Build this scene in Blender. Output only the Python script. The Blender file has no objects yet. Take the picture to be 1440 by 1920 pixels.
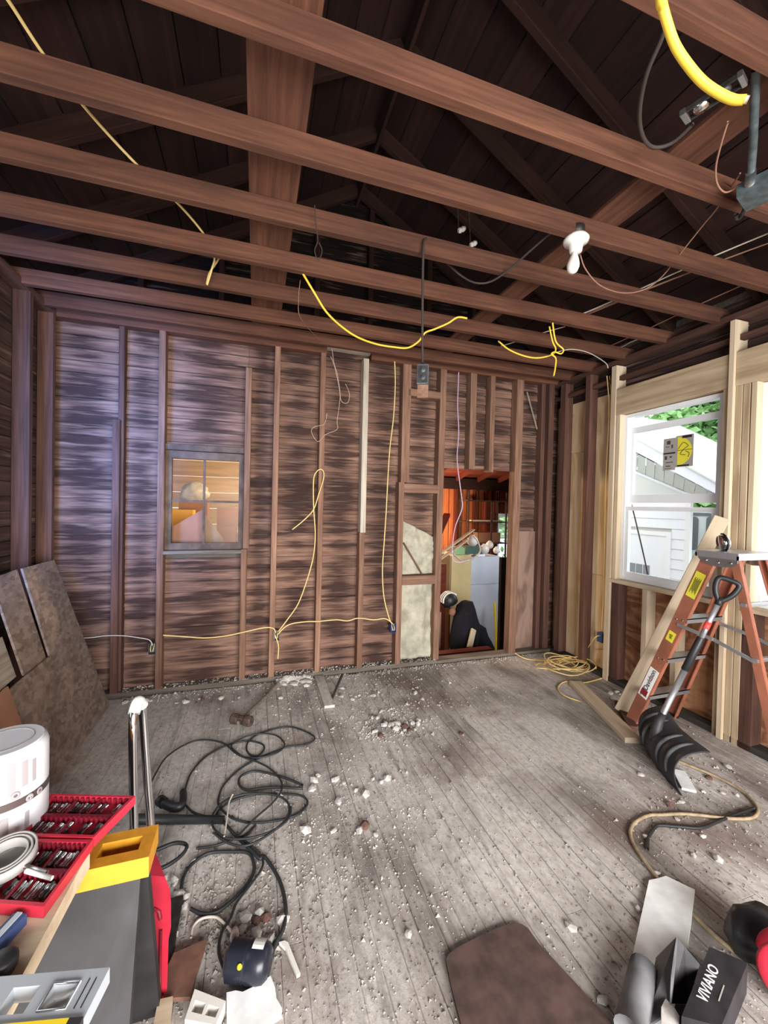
import bpy, math, random
from mathutils import Vector, Matrix, noise as mnoise
random.seed(7)
R = random.Random(11)
C = bpy.context.scene.collection
SC = bpy.context.scene

# ------------------------------------------------------------------ camera
H = 1.59
F = 752.8
YAW, PITCH, ROLL = math.radians(17.784), math.radians(.9237), math.radians(1.2754)
def cam_axes():
    def mm(a, b): return [[sum(a[i][k]*b[k][j] for k in range(3)) for j in range(3)] for i in range(3)]
    c, s = math.cos(YAW), math.sin(YAW); Ry = [[c, -s, 0], [s, c, 0], [0, 0, 1]]
    A = [[1, 0, 0], [0, 0, -1], [0, 1, 0]]
    c, s = math.cos(PITCH), math.sin(PITCH); P = [[1, 0, 0], [0, c, -s], [0, s, c]]
    c, s = math.cos(ROLL), math.sin(ROLL); Q = [[c, -s, 0], [s, c, 0], [0, 0, 1]]
    return mm(Q, mm(P, mm(A, Ry)))
AX = cam_axes()
cam_data = bpy.data.cameras.new('camera')
cam = bpy.data.objects.new('camera', cam_data); C.objects.link(cam)
cam_data.sensor_fit = 'HORIZONTAL'; cam_data.sensor_width = 36
cam_data.lens = F/1440*36
cam_data.clip_start = .02
r0, u0, b0 = Vector(AX[0]), -Vector(AX[1]), -Vector(AX[2])
cam.matrix_world = Matrix(((r0.x, u0.x, b0.x, 0), (r0.y, u0.y, b0.y, 0), (r0.z, u0.z, b0.z, H), (0, 0, 0, 1)))
SC.camera = cam
def W(px, py, X=None, Y=None, Z=None, d=None):
    """the point of the room that lies at a measured spot of the photograph, on a known plane"""
    v = ((px-720)/F, (py-960)/F, 1.0)
    r = Vector([sum(AX[i][k]*v[i] for i in range(3)) for k in range(3)])
    if d is not None: t = d/r.length
    elif X is not None: t = X/r.x
    elif Y is not None: t = Y/r.y
    else: t = (Z-H)/r.z
    return Vector((0, 0, H)) + r*t

# ------------------------------------------------------------------ world, lights, exposure
wd = bpy.data.worlds.new('overcast_sky'); SC.world = wd; wd.use_nodes = True
wn = wd.node_tree.nodes; bg = wn['Background']
bg.inputs[0].default_value = (.95, .98, 1, 1); bg.inputs[1].default_value = 1.55
def area(name, loc, target, sx, sy, power, col, spread=180):
    l = bpy.data.lights.new(name, 'AREA'); l.shape = 'RECTANGLE'; l.size = sx; l.size_y = sy
    l.energy = power; l.color = col; l.spread = math.radians(spread)
    o = bpy.data.objects.new(name, l); C.objects.link(o); o.location = loc
    o.rotation_euler = (Vector(target)-Vector(loc)).to_track_quat('-Z', 'Y').to_euler()
    return o
area('daylight_through_front_opening', (.85, -2.15, 1.25), (.85, 3.2, -.2), 3.3, 1.9, 168, (1, .978, .955), 150)
area('added_blue_corner_lamp', (-1.40, 2.0, 1.9), (-1.2, 3.75, 2.05), .5, 1.5, 19, (.09, .30, 1), 80)  # added blue lamp, tints the back left corner in place of lens flare
SC.view_settings.view_transform = 'Standard'
SC.view_settings.look = 'None'
SC.view_settings.exposure = .95
SC.view_settings.gamma = 1.0
SC.view_settings.use_curve_mapping = False
SC.cycles.use_denoising = True
SC.cycles.max_bounces = 6; SC.cycles.diffuse_bounces = 3; SC.cycles.glossy_bounces = 3; SC.cycles.transparent_max_bounces = 8
SC.cycles.use_adaptive_sampling = True; SC.cycles.adaptive_threshold = .05
SC.cycles.sample_clamp_indirect = 6

# ------------------------------------------------------------------ materials
def lin(c):
    out = []
    for v in c:
        v /= 255
        out.append(v/12.92 if v <= .04045 else ((v+.055)/1.055)**2.4)
    return (*out, 1)
MATS = {}
class NT:
    def __init__(s, name):
        s.m = bpy.data.materials.new(name); s.m.use_nodes = True
        s.t = s.m.node_tree; s.b = s.t.nodes['Principled BSDF']
        MATS[name] = s.m
    def n(s, kind, **kw):
        x = s.t.nodes.new(kind)
        for k, v in kw.items(): setattr(x, k, v)
        return x
    def l(s, a, b): s.t.links.new(a, b)
    def coords(s, obj=True, rnd=True):
        if obj:
            v = s.n('ShaderNodeTexCoord').outputs['Object']
        else:
            v = s.n('ShaderNodeNewGeometry').outputs['Position']
        if rnd and obj:
            oi = s.n('ShaderNodeObjectInfo'); mu = s.n('ShaderNodeMath', operation='MULTIPLY'); mu.inputs[1].default_value = 83.0
            s.l(oi.outputs['Random'], mu.inputs[0])
            ad = s.n('ShaderNodeVectorMath', operation='ADD'); s.l(v, ad.inputs[0]); s.l(mu.outputs[0], ad.inputs[1]); v = ad.outputs[0]
        return v
    def noise(s, v, scale=(1, 1, 1), sc=1., detail=4., rough=.55, dist=0.):
        mp = s.n('ShaderNodeMapping'); mp.inputs['Scale'].default_value = scale; s.l(v, mp.inputs[0])
        t = s.n('ShaderNodeTexNoise'); t.inputs['Scale'].default_value = sc; t.inputs['Detail'].default_value = detail
        t.inputs['Roughness'].default_value = rough; t.inputs['Distortion'].default_value = dist
        s.l(mp.outputs[0], t.inputs['Vector']); return t.outputs['Fac']
    def ramp(s, fac, stops):
        r = s.n('ShaderNodeValToRGB'); e = r.color_ramp.elements
        while len(e) < len(stops): e.new(.5)
        for i, (p, c) in enumerate(stops): e[i].position = p; e[i].color = c if len(c) == 4 else lin(c)
        s.l(fac, r.inputs[0]); return r.outputs[0]
    def mix(s, fac, a, b, blend='MIX'):
        m = s.n('ShaderNodeMix', data_type='RGBA', blend_type=blend)
        for k, x in ((0, fac), (6, a), (7, b)):
            if hasattr(x, 'is_linked'): s.l(x, m.inputs[k])
            else: m.inputs[k].default_value = x if k == 0 else (x if len(x) == 4 else lin(x))
        return m.outputs[2]
    def vary(s, col, amount):
        oi = s.n('ShaderNodeObjectInfo'); mr = s.n('ShaderNodeMapRange')
        mr.inputs[3].default_value = 1-amount; mr.inputs[4].default_value = 1+amount
        s.l(oi.outputs['Random'], mr.inputs[0])
        h = s.n('ShaderNodeHueSaturation'); s.l(mr.outputs[0], h.inputs['Value']); s.l(col, h.inputs['Color']); return h.outputs[0]
    def bump(s, fac, strength, dist=.01):
        b = s.n('ShaderNodeBump'); b.inputs['Strength'].default_value = strength; b.inputs['Distance'].default_value = dist
        s.l(fac, b.inputs['Height']); s.l(b.outputs[0], s.b.inputs['Normal'])
    def done(s, col, rough=.8, metal=0., spec=.3):
        if hasattr(col, 'is_linked'): s.l(col, s.b.inputs['Base Color'])
        else: s.b.inputs['Base Color'].default_value = lin(col)
        s.b.inputs['Roughness'].default_value = rough; s.b.inputs['Metallic'].default_value = metal
        s.b.inputs['Specular IOR Level'].default_value = spec
        return s.m

def wood(name, dark, mid, light, grain=(1.2, 26, 26), rough=.85, var=.18, blot=.35, blotcol=None, bump=.35):
    soft = lambda c: tuple(c[i]*.65+mid[i]*.35 for i in range(3))
    dark, light = soft(dark), soft(light)
    s = NT(name); v = s.coords()
    g = s.noise(v, grain, 1.6, 4, .62, .3)
    col = s.ramp(g, [(.28, dark), (.5, mid), (.74, light)])
    b = s.noise(v, (1.5, 6, 6), 1.3, 2)
    bl = s.ramp(b, [(.45, (0, 0, 0, 1)), (.72, (blot, blot, blot, 1))])
    col = s.mix(bl, col, blotcol or dark)
    col = s.vary(col, var)
    s.bump(g, bump, .004)
    return s.done(col, rough)
wood('joist_wood', (58, 36, 28), (94, 60, 45), (122, 82, 61), blot=.5, blotcol=(58, 34, 26))
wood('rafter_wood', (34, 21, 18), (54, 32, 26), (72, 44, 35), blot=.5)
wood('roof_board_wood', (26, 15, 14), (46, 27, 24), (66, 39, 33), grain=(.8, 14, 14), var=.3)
wood('stud_wood', (90, 64, 52), (134, 101, 83), (170, 136, 114), blot=.55, blotcol=(82, 54, 44))
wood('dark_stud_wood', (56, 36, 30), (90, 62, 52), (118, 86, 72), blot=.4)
wood('pale_stud_wood', (140, 130, 118), (178, 168, 154), (206, 198, 186), blot=.6, blotcol=(120, 92, 76))
wood('new_pine', (178, 156, 128), (206, 187, 160), (224, 208, 184), grain=(.9, 18, 18), blot=.25, blotcol=(170, 138, 100), var=.08, bump=.1)
wood('weathered_pine', (150, 128, 102), (190, 168, 138), (214, 196, 168), grain=(.7, 14, 14), blot=.5, blotcol=(112, 86, 62), var=.08, bump=.15)
wood('orange_board_wood', (132, 64, 36), (196, 112, 66), (224, 150, 96), grain=(1, 12, 12), var=.3)
wood('red_board_wood', (70, 28, 18), (110, 48, 32), (140, 66, 42), grain=(1, 12, 12), var=.25)
wood('tan_board_wood', (150, 122, 88), (196, 170, 130), (214, 192, 154), grain=(1, 10, 10), var=.1)
wood('grey_wood', (64, 56, 50), (108, 98, 88), (140, 130, 120), blot=.4)
wood('black_wood', (22, 20, 18), (52, 48, 44), (84, 78, 72))
# stained horizontal sheathing of the back wall: soaked streaks between the studs
STUDS = [-1.55, -1.05, -.735, -.075, .167, .57, .973, 1.385, 1.78, 2.68, 3.09, 3.4]
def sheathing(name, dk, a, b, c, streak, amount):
    s = NT(name); v = s.coords(obj=False)
    g = s.noise(s.coords(), (1.5, 30, 30), 1.5, 3, .6, .2)
    col = s.ramp(g, [(.25, a), (.5, b), (.75, c)])
    big = s.noise(v, (.9, .9, .7), 1.2, 2)
    col = s.mix(s.ramp(big, [(.4, (0, 0, 0, 1)), (.65, (.5, .5, .5, 1))]), col, dk)
    # soaked streaks: strongest in the middle of each stud bay, drying out towards the studs
    sx = s.n('ShaderNodeSeparateXYZ'); s.l(v, sx.inputs[0])
    mr = s.n('ShaderNodeMapRange'); mr.inputs[1].default_value = -1.6; mr.inputs[2].default_value = 3.4; s.l(sx.outputs[0], mr.inputs[0])
    rp = s.n('ShaderNodeValToRGB'); e = rp.color_ramp.elements; rp.color_ramp.interpolation = 'EASE'
    st_ = []
    for q0, q1 in zip(STUDS[:-1], STUDS[1:]): st_ += [(q0, 0.), ((q0+q1)/2, 1.)]
    while len(e) < len(st_): e.new(.5)
    for i_, (q, w) in enumerate(st_): e[i_].position = (q+1.6)/5.; e[i_].color = (w, w, w, 1)
    s.l(mr.outputs[0], rp.inputs[0])
    n1 = s.noise(v, (1.15, 1, 11), 1., 3, .55, .35)
    n2 = s.noise(v, (2.2, 1, 36), 1., 4, .68, .2)
    def ma(x, k, y):
        m = s.n('ShaderNodeMath', operation='MULTIPLY_ADD'); s.l(x, m.inputs[0]); m.inputs[1].default_value = k
        if hasattr(y, 'is_linked'): s.l(y, m.inputs[2])
        else: m.inputs[2].default_value = y
        return m.outputs[0]
    t1 = ma(rp.outputs[0], .13, ma(n2, .42, ma(n1, .75, 0.)))
    m1 = s.ramp(t1, [(.585, (0, 0, 0, 1)), (.74, (amount,)*3 + (1,))])
    col = s.mix(m1, col, streak)
    ash = s.noise(v, (2, 1, 26), 1.3, 2, .6)
    col = s.mix(s.ramp(ash, [(.58, (0, 0, 0, 1)), (.72, (.4,)*3 + (1,))]), col, (178, 146, 126))
    col = s.vary(col, .12); s.bump(g, .4, .005)
    return s.done(col, .9)
sheathing('stained_sheathing', (80, 56, 48), (106, 78, 66), (132, 101, 86), (156, 124, 106), (44, 27, 25), .85)
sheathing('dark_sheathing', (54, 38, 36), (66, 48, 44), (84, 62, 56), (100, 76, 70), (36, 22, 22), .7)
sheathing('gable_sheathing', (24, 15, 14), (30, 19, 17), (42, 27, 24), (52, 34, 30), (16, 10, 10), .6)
# panels of layered wood
def plyish(name, a, b, c, knot, scale=(2.2, 2.2, .5), var=.06):
    s = NT(name); v = s.coords()
    w = s.noise(v, scale, 1.4, 2, .5, 1.2)
    mu = s.n('ShaderNodeMath', operation='MULTIPLY'); mu.inputs[1].default_value = 26; s.l(w, mu.inputs[0])
    sn = s.n('ShaderNodeMath', operation='SINE'); s.l(mu.outputs[0], sn.inputs[0])
    mr = s.n('ShaderNodeMapRange'); mr.inputs[1].default_value = -1; s.l(sn.outputs[0], mr.inputs[0])
    f = s.noise(v, (14, 14, 2), 2, 5)
    ad = s.n('ShaderNodeMath', operation='ADD'); s.l(mr.outputs[0], ad.inputs[0]); s.l(f, ad.inputs[1])
    hf = s.n('ShaderNodeMath', operation='MULTIPLY'); hf.inputs[1].default_value = .5; s.l(ad.outputs[0], hf.inputs[0])
    col = s.ramp(hf.outputs[0], [(.2, a), (.5, b), (.8, c)])
    k = s.noise(v, (1, 1, 1), 4.3, 1)
    col = s.mix(s.ramp(k, [(.72, (0, 0, 0, 1)), (.78, (.8, .8, .8, 1))]), col, knot)
    col = s.vary(col, var)
    return s.done(col, .8)
plyish('new_plywood', (198, 166, 124), (214, 184, 144), (226, 200, 164), (150, 100, 60))
plyish('old_plywood', (122, 80, 56), (152, 106, 76), (174, 130, 98), (92, 58, 42), (1.4, 1.4, 3.2))
plyish('paper_panel', (112, 88, 76), (134, 108, 94), (150, 124, 110), (90, 66, 56))
def flake(name):
    s = NT(name); v = s.coords()
    vo = s.n('ShaderNodeTexVoronoi'); vo.inputs['Scale'].default_value = 22; mp = s.n('ShaderNodeMapping'); mp.inputs['Scale'].default_value = (1, 1.8, .7); s.l(v, mp.inputs[0]); s.l(mp.outputs[0], vo.inputs['Vector'])
    sp = s.n('ShaderNodeSeparateColor'); s.l(vo.outputs['Color'], sp.inputs[0])
    n1 = s.noise(v, (1, 1, 1), 9, 5, .65)
    ad = s.n('ShaderNodeMath', operation='MULTIPLY_ADD'); s.l(sp.outputs[0], ad.inputs[0]); ad.inputs[1].default_value = .45; s.l(n1, ad.inputs[2])
    col = s.ramp(ad.outputs[0], [(.35, (100, 86, 76)), (.65, (120, 104, 94)), (.95, (144, 126, 114))])
    s.bump(ad.outputs[0], .2, .003)
    return s.done(col, .85)
flake('flake_board')
# dusty floor
def floormat(name):
    s = NT(name); v = s.coords(obj=False)
    lo = s.coords()
    g = s.noise(lo, (1.3, 34, 1), 1.5, 3, .6)
    base = s.ramp(g, [(.25, (92, 84, 78)), (.5, (128, 119, 112)), (.8, (158, 151, 144))])
    base = s.vary(base, .14)
    big = s.noise(v, (1, .6, 1), 1.7, 4, .62, .5)
    dust = s.ramp(big, [(.36, (.15, .15, .15, 1)), (.54, (.97, .97, .97, 1))])
    fine = s.noise(v, (26, 14, 1), 1.6, 4, .7)
    dcol = s.ramp(fine, [(.25, (164, 155, 147)), (.5, (196, 189, 183)), (.75, (218, 213, 208))])
    col = s.mix(dust, base, dcol)
    scr = s.noise(v, (14, 1.6, 1), 1.2, 3, .6)
    col = s.mix(s.ramp(scr, [(.56, (0, 0, 0, 1)), (.70, (.5,)*3 + (1,))]), col, (104, 99, 96))
    br = s.noise(v, (1, 1, 1), 1.05, 4, .62)
    col = s.mix(s.ramp(br, [(.52, (0, 0, 0, 1)), (.66, (.72,)*3 + (1,))]), col, (118, 98, 88))
    sp = s.noise(v, (1, 1, 1), 40, 2, .6)
    col = s.mix(s.ramp(sp, [(.62, (0, 0, 0, 1)), (.70, (.6,)*3 + (1,))]), col, (104, 94, 86))
    s.bump(fine, .5, .006)
    return s.done(col, .92, spec=.15)
floormat('dusty_floor')
def flat(name, col, rough=.5, metal=0., spec=.4, mottle=0., msc=30, var=0., bump=0.):
    s = NT(name)
    c = col
    if mottle or var or bump:
        v = s.coords(); f = s.noise(v, (1, 1, 1), msc, 5)
        k = 1-mottle; c2 = tuple(x*k for x in col)
        c = s.ramp(f, [(.35, c2), (.65, col)])
        if var: c = s.vary(c, var)
        if bump: s.bump(f, bump, .004)
    return s.done(c, rough, metal, spec)
flat('plaster_white', (216, 210, 204), .95, spec=.1, mottle=.25, msc=25, var=.14, bump=.4)
flat('plaster_brown', (122, 92, 82), .95, spec=.1, mottle=.35, msc=25, var=.2, bump=.4)
flat('drywall', (250, 252, 251), .9, spec=.1, mottle=.10, msc=12)
flat('crumb', (190, 182, 174), .95, spec=.1, mottle=.45, msc=6)
flat('yellow_cable', (236, 198, 66), .5)
flat('pale_yellow_cable', (226, 196, 130), .55)
flat('tan_cord', (172, 152, 122), .6, mottle=.2)
flat('white_cable', (206, 196, 184), .5)
flat('brown_wire', (150, 112, 92), .6)
flat('lilac_cable', (196, 168, 196), .5)
flat('black_cable', (40, 42, 44), .5)
flat('dark_cable', (58, 48, 44), .7)
flat('string', (206, 180, 160), .8)
flat('black_plastic', (40, 40, 44), .45, mottle=.3, msc=14)
flat('sawhorse_black', (52, 50, 52), .6, mottle=.3, msc=9)
flat('red_plastic', (200, 46, 66), .4, mottle=.12, msc=12)
flat('dark_red_plastic', (132, 26, 46), .5, mottle=.2, msc=12)
flat('yellow_plastic', (226, 160, 44), .5, mottle=.1)
flat('level_yellow', (248, 216, 40), .45)
flat('white_paint', (240, 240, 242), .45)
flat('porcelain', (226, 222, 214), .25)
flat('grey_label', (168, 164, 160), .5)
flat('aluminium', (196, 200, 206), .35, metal=.85)
flat('level_grey', (186, 192, 198), .45, metal=.2)
flat('steel', (176, 178, 180), .3, metal=.9)
flat('chrome', (224, 226, 228), .12, metal=1.)
flat('dark_steel', (72, 68, 66), .55, metal=.5, mottle=.3)
flat('rusty_iron', (92, 74, 66), .75, metal=.2, mottle=.4)
flat('box_grey', (96, 108, 112), .55, metal=.4, mottle=.25)
flat('box_blue', (58, 78, 124), .5)
flat('ladder_orange', (168, 104, 80), .5, mottle=.16, msc=7)
flat('sticker_yellow', (238, 228, 70), .5)
flat('sticker_white', (238, 236, 232), .5)
flat('ink', (40, 36, 40), .6)
flat('ink_red', (132, 28, 42), .6)
flat('ring_red', (250, 74, 68), .45)
flat('shovel_black', (58, 58, 62), .55, mottle=.25, msc=6)
flat('shovel_rib', (92, 92, 94), .7, mottle=.35, msc=14)
flat('brown_seat', (90, 69, 63), .75, mottle=.3, msc=14, bump=.2)
flat('brown_tile', (128, 92, 78), .7, mottle=.15)
flat('canvas', (186, 180, 160), .9, mottle=.2, msc=9)
flat('vinyl_siding', (236, 238, 244), .5)
flat('soffit', (222, 222, 216), .6)
flat('van_white', (246, 248, 250), .3)
flat('dark_glass', (120, 122, 130), .15)
flat('yard_ground', (150, 150, 140), .95, mottle=.2, msc=2)
flat('bark', (96, 80, 66), .9, mottle=.3)
flat('fridge_white', (206, 214, 226), .35, mottle=.06, msc=3)
flat('fridge_cream', (224, 204, 150), .45, mottle=.08, msc=3)
flat('far_floor', (70, 62, 58), .95, mottle=.3, msc=4)
flat('green_box', (146, 190, 140), .6)
flat('dark_green', (60, 92, 82), .6)
flat('black_cloth', (24, 24, 34), .95, mottle=.3)
flat('cardboard', (164, 118, 92), .85, mottle=.12, msc=4)
flat('grey_cardboard', (176, 158, 146), .85)
flat('orange_box', (236, 166, 70), .7)
flat('white_film', (214, 224, 236), .3, mottle=.2, msc=8)
flat('clear_grip', (216, 216, 210), .3)
flat('shingle', (90, 88, 86), .95)
flat('roll_print', (150, 142, 144), .5)
flat('roll_white', (214, 214, 218), .35, mottle=.08, msc=3)
flat('roll_dark', (78, 64, 62), .5)
flat('sack_grey', (116, 116, 118), .85, mottle=.35, msc=7, bump=.3)
flat('carton_black', (46, 42, 46), .6, mottle=.4, msc=16)
flat('bottle_navy', (32, 34, 44), .3)
flat('frame_grey_wood', (112, 94, 80), .85, mottle=.3, msc=10)
flat('frame_vinyl', (236, 240, 244), .4)
def leafmat():
    s = NT('leaf'); oi = s.noise(s.coords(rnd=False), (1, 1, 1), 3, 3)
    col = s.ramp(oi, [(.3, (96, 146, 88)), (.55, (146, 190, 124)), (.75, (196, 222, 168))])
    s.done(col, .6)
    s.b.inputs['Transmission Weight'].default_value = 0
leafmat()
def glassmat(name, col, alpha_mix, rough=0.02):
    s = NT(name); s.t.nodes.remove(s.b)
    tr = s.n('ShaderNodeBsdfTransparent'); tr.inputs[0].default_value = lin(col)
    gl = s.n('ShaderNodeBsdfGlossy'); gl.inputs['Roughness'].default_value = rough
    fr = s.n('ShaderNodeFresnel'); fr.inputs[0].default_value = 1.4
    mu = s.n('ShaderNodeMath', operation='MULTIPLY'); mu.inputs[1].default_value = alpha_mix; s.l(fr.outputs[0], mu.inputs[0])
    mx = s.n('ShaderNodeMixShader'); s.l(mu.outputs[0], mx.inputs[0]); s.l(tr.outputs[0], mx.inputs[1]); s.l(gl.outputs[0], mx.inputs[2])
    s.l(mx.outputs[0], s.t.nodes['Material Output'].inputs['Surface'])
glassmat('window_glass', (248, 252, 252), .6)
glassmat('dusty_glass', (236, 226, 210), .5, .25)

# ------------------------------------------------------------------ mesh helpers
class G:
    """collects shapes, builds ONE mesh object"""
    def __init__(s): s.v = []; s.f = []; s.mi = []; s.sm = []
    def add(s, vs, fs, mi=0, smooth=False, M=None):
        o = len(s.v); s.v += [tuple(M @ Vector(p)) if M else tuple(p) for p in vs]
        for f in fs: s.f.append([i+o for i in f]); s.mi.append(mi); s.sm.append(smooth)
    def box(s, lo, hi, mi=0, M=None):
        x0, y0, z0 = lo; x1, y1, z1 = hi
        s.add([(x0, y0, z0), (x1, y0, z0), (x1, y1, z0), (x0, y1, z0), (x0, y0, z1), (x1, y0, z1), (x1, y1, z1), (x0, y1, z1)],
              [(3, 2, 1, 0), (4, 5, 6, 7), (0, 1, 5, 4), (1, 2, 6, 5), (2, 3, 7, 6), (3, 0, 4, 7)], mi, False, M)
    def tube(s, pts, r, mi=0, seg=7, cap=True):
        pts = [Vector(p) for p in pts]; rs = r if isinstance(r, (list, tuple)) else [r]*len(pts)
        o = []; up = None
        vs = []; n = len(pts)
        for i, p in enumerate(pts):
            t = (pts[min(i+1, n-1)]-pts[max(i-1, 0)])
            if t.length < 1e-9: t = Vector((0, 0, 1))
            t.normalize()
            if up is None: up = Vector((0, 0, 1)) if abs(t.z) < .9 else Vector((1, 0, 0))
            a = t.cross(up)
            if a.length < 1e-6: a = t.orthogonal()
            a.normalize(); b = a.cross(t).normalized(); up = b
            for k in range(seg):
                w = 2*math.pi*k/seg; vs.append(p + a*math.cos(w)*rs[i] + b*math.sin(w)*rs[i])
        fs = [(i*seg+k, i*seg+(k+1) % seg, (i+1)*seg+(k+1) % seg, (i+1)*seg+k) for i in range(n-1) for k in range(seg)]
        if cap: fs += [tuple(range(seg)), tuple((n-1)*seg+k for k in reversed(range(seg)))]
        s.add(vs, fs, mi, True)
    def lathe(s, prof, seg=20, mi=0, M=None, smooth=True, cap=True):
        vs = []; n = len(prof)
        for r, z in prof:
            for k in range(seg):
                w = 2*math.pi*k/seg; vs.append((r*math.cos(w), r*math.sin(w), z))
        fs = [(i*seg+k, i*seg+(k+1) % seg, (i+1)*seg+(k+1) % seg, (i+1)*seg+k) for i in range(n-1) for k in range(seg)]
        if cap and prof[0][0] > 1e-5: fs.append(tuple(reversed(range(seg))))
        if cap and prof[-1][0] > 1e-5: fs.append(tuple((n-1)*seg+k for k in range(seg)))
        s.add(vs, fs, mi, smooth, M)
    def prism(s, pts, z0, z1, mi=0, M=None):
        n = len(pts)
        s.add([(x, y, z0) for x, y in pts]+[(x, y, z1) for x, y in pts],
              [tuple(reversed(range(n))), tuple(range(n, 2*n))]+[(i, (i+1) % n, n+(i+1) % n, n+i) for i in range(n)], mi, False, M)
    def build(s, name, mats, parent=None, loc=None, rotz=0, M=None, auto=True):
        me = bpy.data.meshes.new(name)
        vs = s.v
        ctr = Vector((0, 0, 0))
        if loc is None and M is None and auto and vs:
            lo = [min(p[i] for p in vs) for i in range(3)]; hi = [max(p[i] for p in vs) for i in range(3)]
            ctr = Vector(((lo[0]+hi[0])/2, (lo[1]+hi[1])/2, (lo[2]+hi[2])/2)); vs = [tuple(Vector(p)-ctr) for p in vs]
        me.from_pydata(vs, [], s.f)
        for m in (mats if isinstance(mats, (list, tuple)) else [mats]): me.materials.append(MATS[m])
        me.polygons.foreach_set('material_index', s.mi); me.polygons.foreach_set('use_smooth', s.sm)
        me.update()
        o = bpy.data.objects.new(name, me); C.objects.link(o)
        if M is not None: o.matrix_world = M
        elif loc is not None: o.location = loc; o.rotation_euler = (0, 0, rotz)
        else: o.location = ctr
        if parent is not None: adopt(o, parent)
        return o
PARENT_W = {}
def adopt(o, parent):
    """parent keeping the place in the room (Empties here are never scaled)"""
    m = o.matrix_basis.copy(); o.parent = parent
    o.matrix_parent_inverse = world_of(parent).inverted(); o.matrix_basis = m
def world_of(o):
    m = o.matrix_basis.copy()
    if o.parent is not None: m = world_of(o.parent) @ o.matrix_parent_inverse @ m
    return m
def tag(o, label, cat, group=None, kind=None):
    o['label'] = label; o['category'] = cat
    if group: o['group'] = group
    if kind: o['kind'] = kind
    return o
def thing(name, loc, label=None, cat=None, group=None, kind=None):
    o = bpy.data.objects.new(name, None); C.objects.link(o); o.location = loc; o.empty_display_size = .05
    if label: o['label'] = label
    if cat: o['category'] = cat
    if group: o['group'] = group
    if kind: o['kind'] = kind
    return o
def struct(name, loc, label, cat): return thing(name, loc, label, cat, None, 'structure')
def axesM(p, x, up):
    x = Vector(x).normalized(); up = Vector(up)
    y = up.cross(x)
    if y.length < 1e-6: y = x.orthogonal()
    y.normalize(); z = x.cross(y)
    return Matrix(((x.x, y.x, z.x, p[0]), (x.y, y.y, z.y, p[1]), (x.z, y.z, z.z, p[2]), (0, 0, 0, 1)))
def beam(name, p0, p1, w, t, mat, parent=None, up=(0, 0, 1), ragged=0.):
    """a piece of lumber from p0 to p1; w across, t along up"""
    p0 = Vector(p0); p1 = Vector(p1); L = (p1-p0).length
    g = G(); e = min(.003, t*.12, w*.12)
    # eight-sided section, so the arrises are slightly eased
    sec = [(-w/2+e, -t/2), (w/2-e, -t/2), (w/2, -t/2+e), (w/2, t/2-e), (w/2-e, t/2), (-w/2+e, t/2), (-w/2, t/2-e), (-w/2, -t/2+e)]
    vs = [(-L/2+ragged*R.uniform(0, 1), y, z) for y, z in sec]+[(L/2-ragged*R.uniform(0, 1), y, z) for y, z in sec]
    fs = [tuple(reversed(range(8))), tuple(range(8, 16))]+[(i, (i+1) % 8, 8+(i+1) % 8, 8+i) for i in range(8)]
    g.add(vs, fs)
    return g.build(name, mat, parent, M=axesM((p0+p1)/2, p1-p0, up))
def slab(name, lo, hi, mat, parent=None):
    g = G(); g.box(lo, hi); return g.build(name, mat, parent)
def smooth(pts, k=6):
    pts = [Vector(p) for p in pts]
    if len(pts) < 3: return pts
    out = []
    for i in range(len(pts)-1):
        a, b, c, d = pts[max(i-1, 0)], pts[i], pts[i+1], pts[min(i+2, len(pts)-1)]
        for j in range(k):
            t = j/k
            out.append(.5*((2*b)+(c-a)*t+(2*a-5*b+4*c-d)*t*t+(3*b-a-3*c+d)*t**3))
    out.append(pts[-1]); return out
def cable(name, pts, r, mat, label, cat='cable', group=None, k=6, seg=6, parent=None):
    g = G(); g.tube(smooth(pts, k), r, 0, seg); o = g.build(name, mat, parent)
    if parent is None: tag(o, label, cat, group)
    return o
def text(name, body, size, mat, M, parent, ext=.0004, align='CENTER', bold=0.):
    cu = bpy.data.curves.new(name, 'FONT'); cu.body = body; cu.size = size; cu.extrude = ext; cu.align_x = align; cu.align_y = 'CENTER'; cu.offset = bold
    cu.materials.append(MATS[mat]); tmp = bpy.data.objects.new(name, cu); C.objects.link(tmp)
    bpy.context.view_layer.update(); me = bpy.data.meshes.new_from_object(tmp.evaluated_get(bpy.context.evaluated_depsgraph_get()))
    bpy.data.objects.remove(tmp); o = bpy.data.objects.new(name, me); C.objects.link(o); o.matrix_world = M
    adopt(o, parent); return o

# ================================================================== THE SETTING
D = 3.67            # face of the back wall studs
DS = 3.772          # its sheathing
XR = 3.16           # face of the right wall studs
XL = -1.45          # face of the left wall studs
YF = -2.25          # wall behind the camera
ZJ = 2.965          # underside of the joists
JH = .10
EAVE = ZJ+JH
PITCHR = .585
RX = .87            # ridge
def roof_z(x): return EAVE+.06+PITCHR*((3.36-RX)-abs(x-RX))

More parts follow.
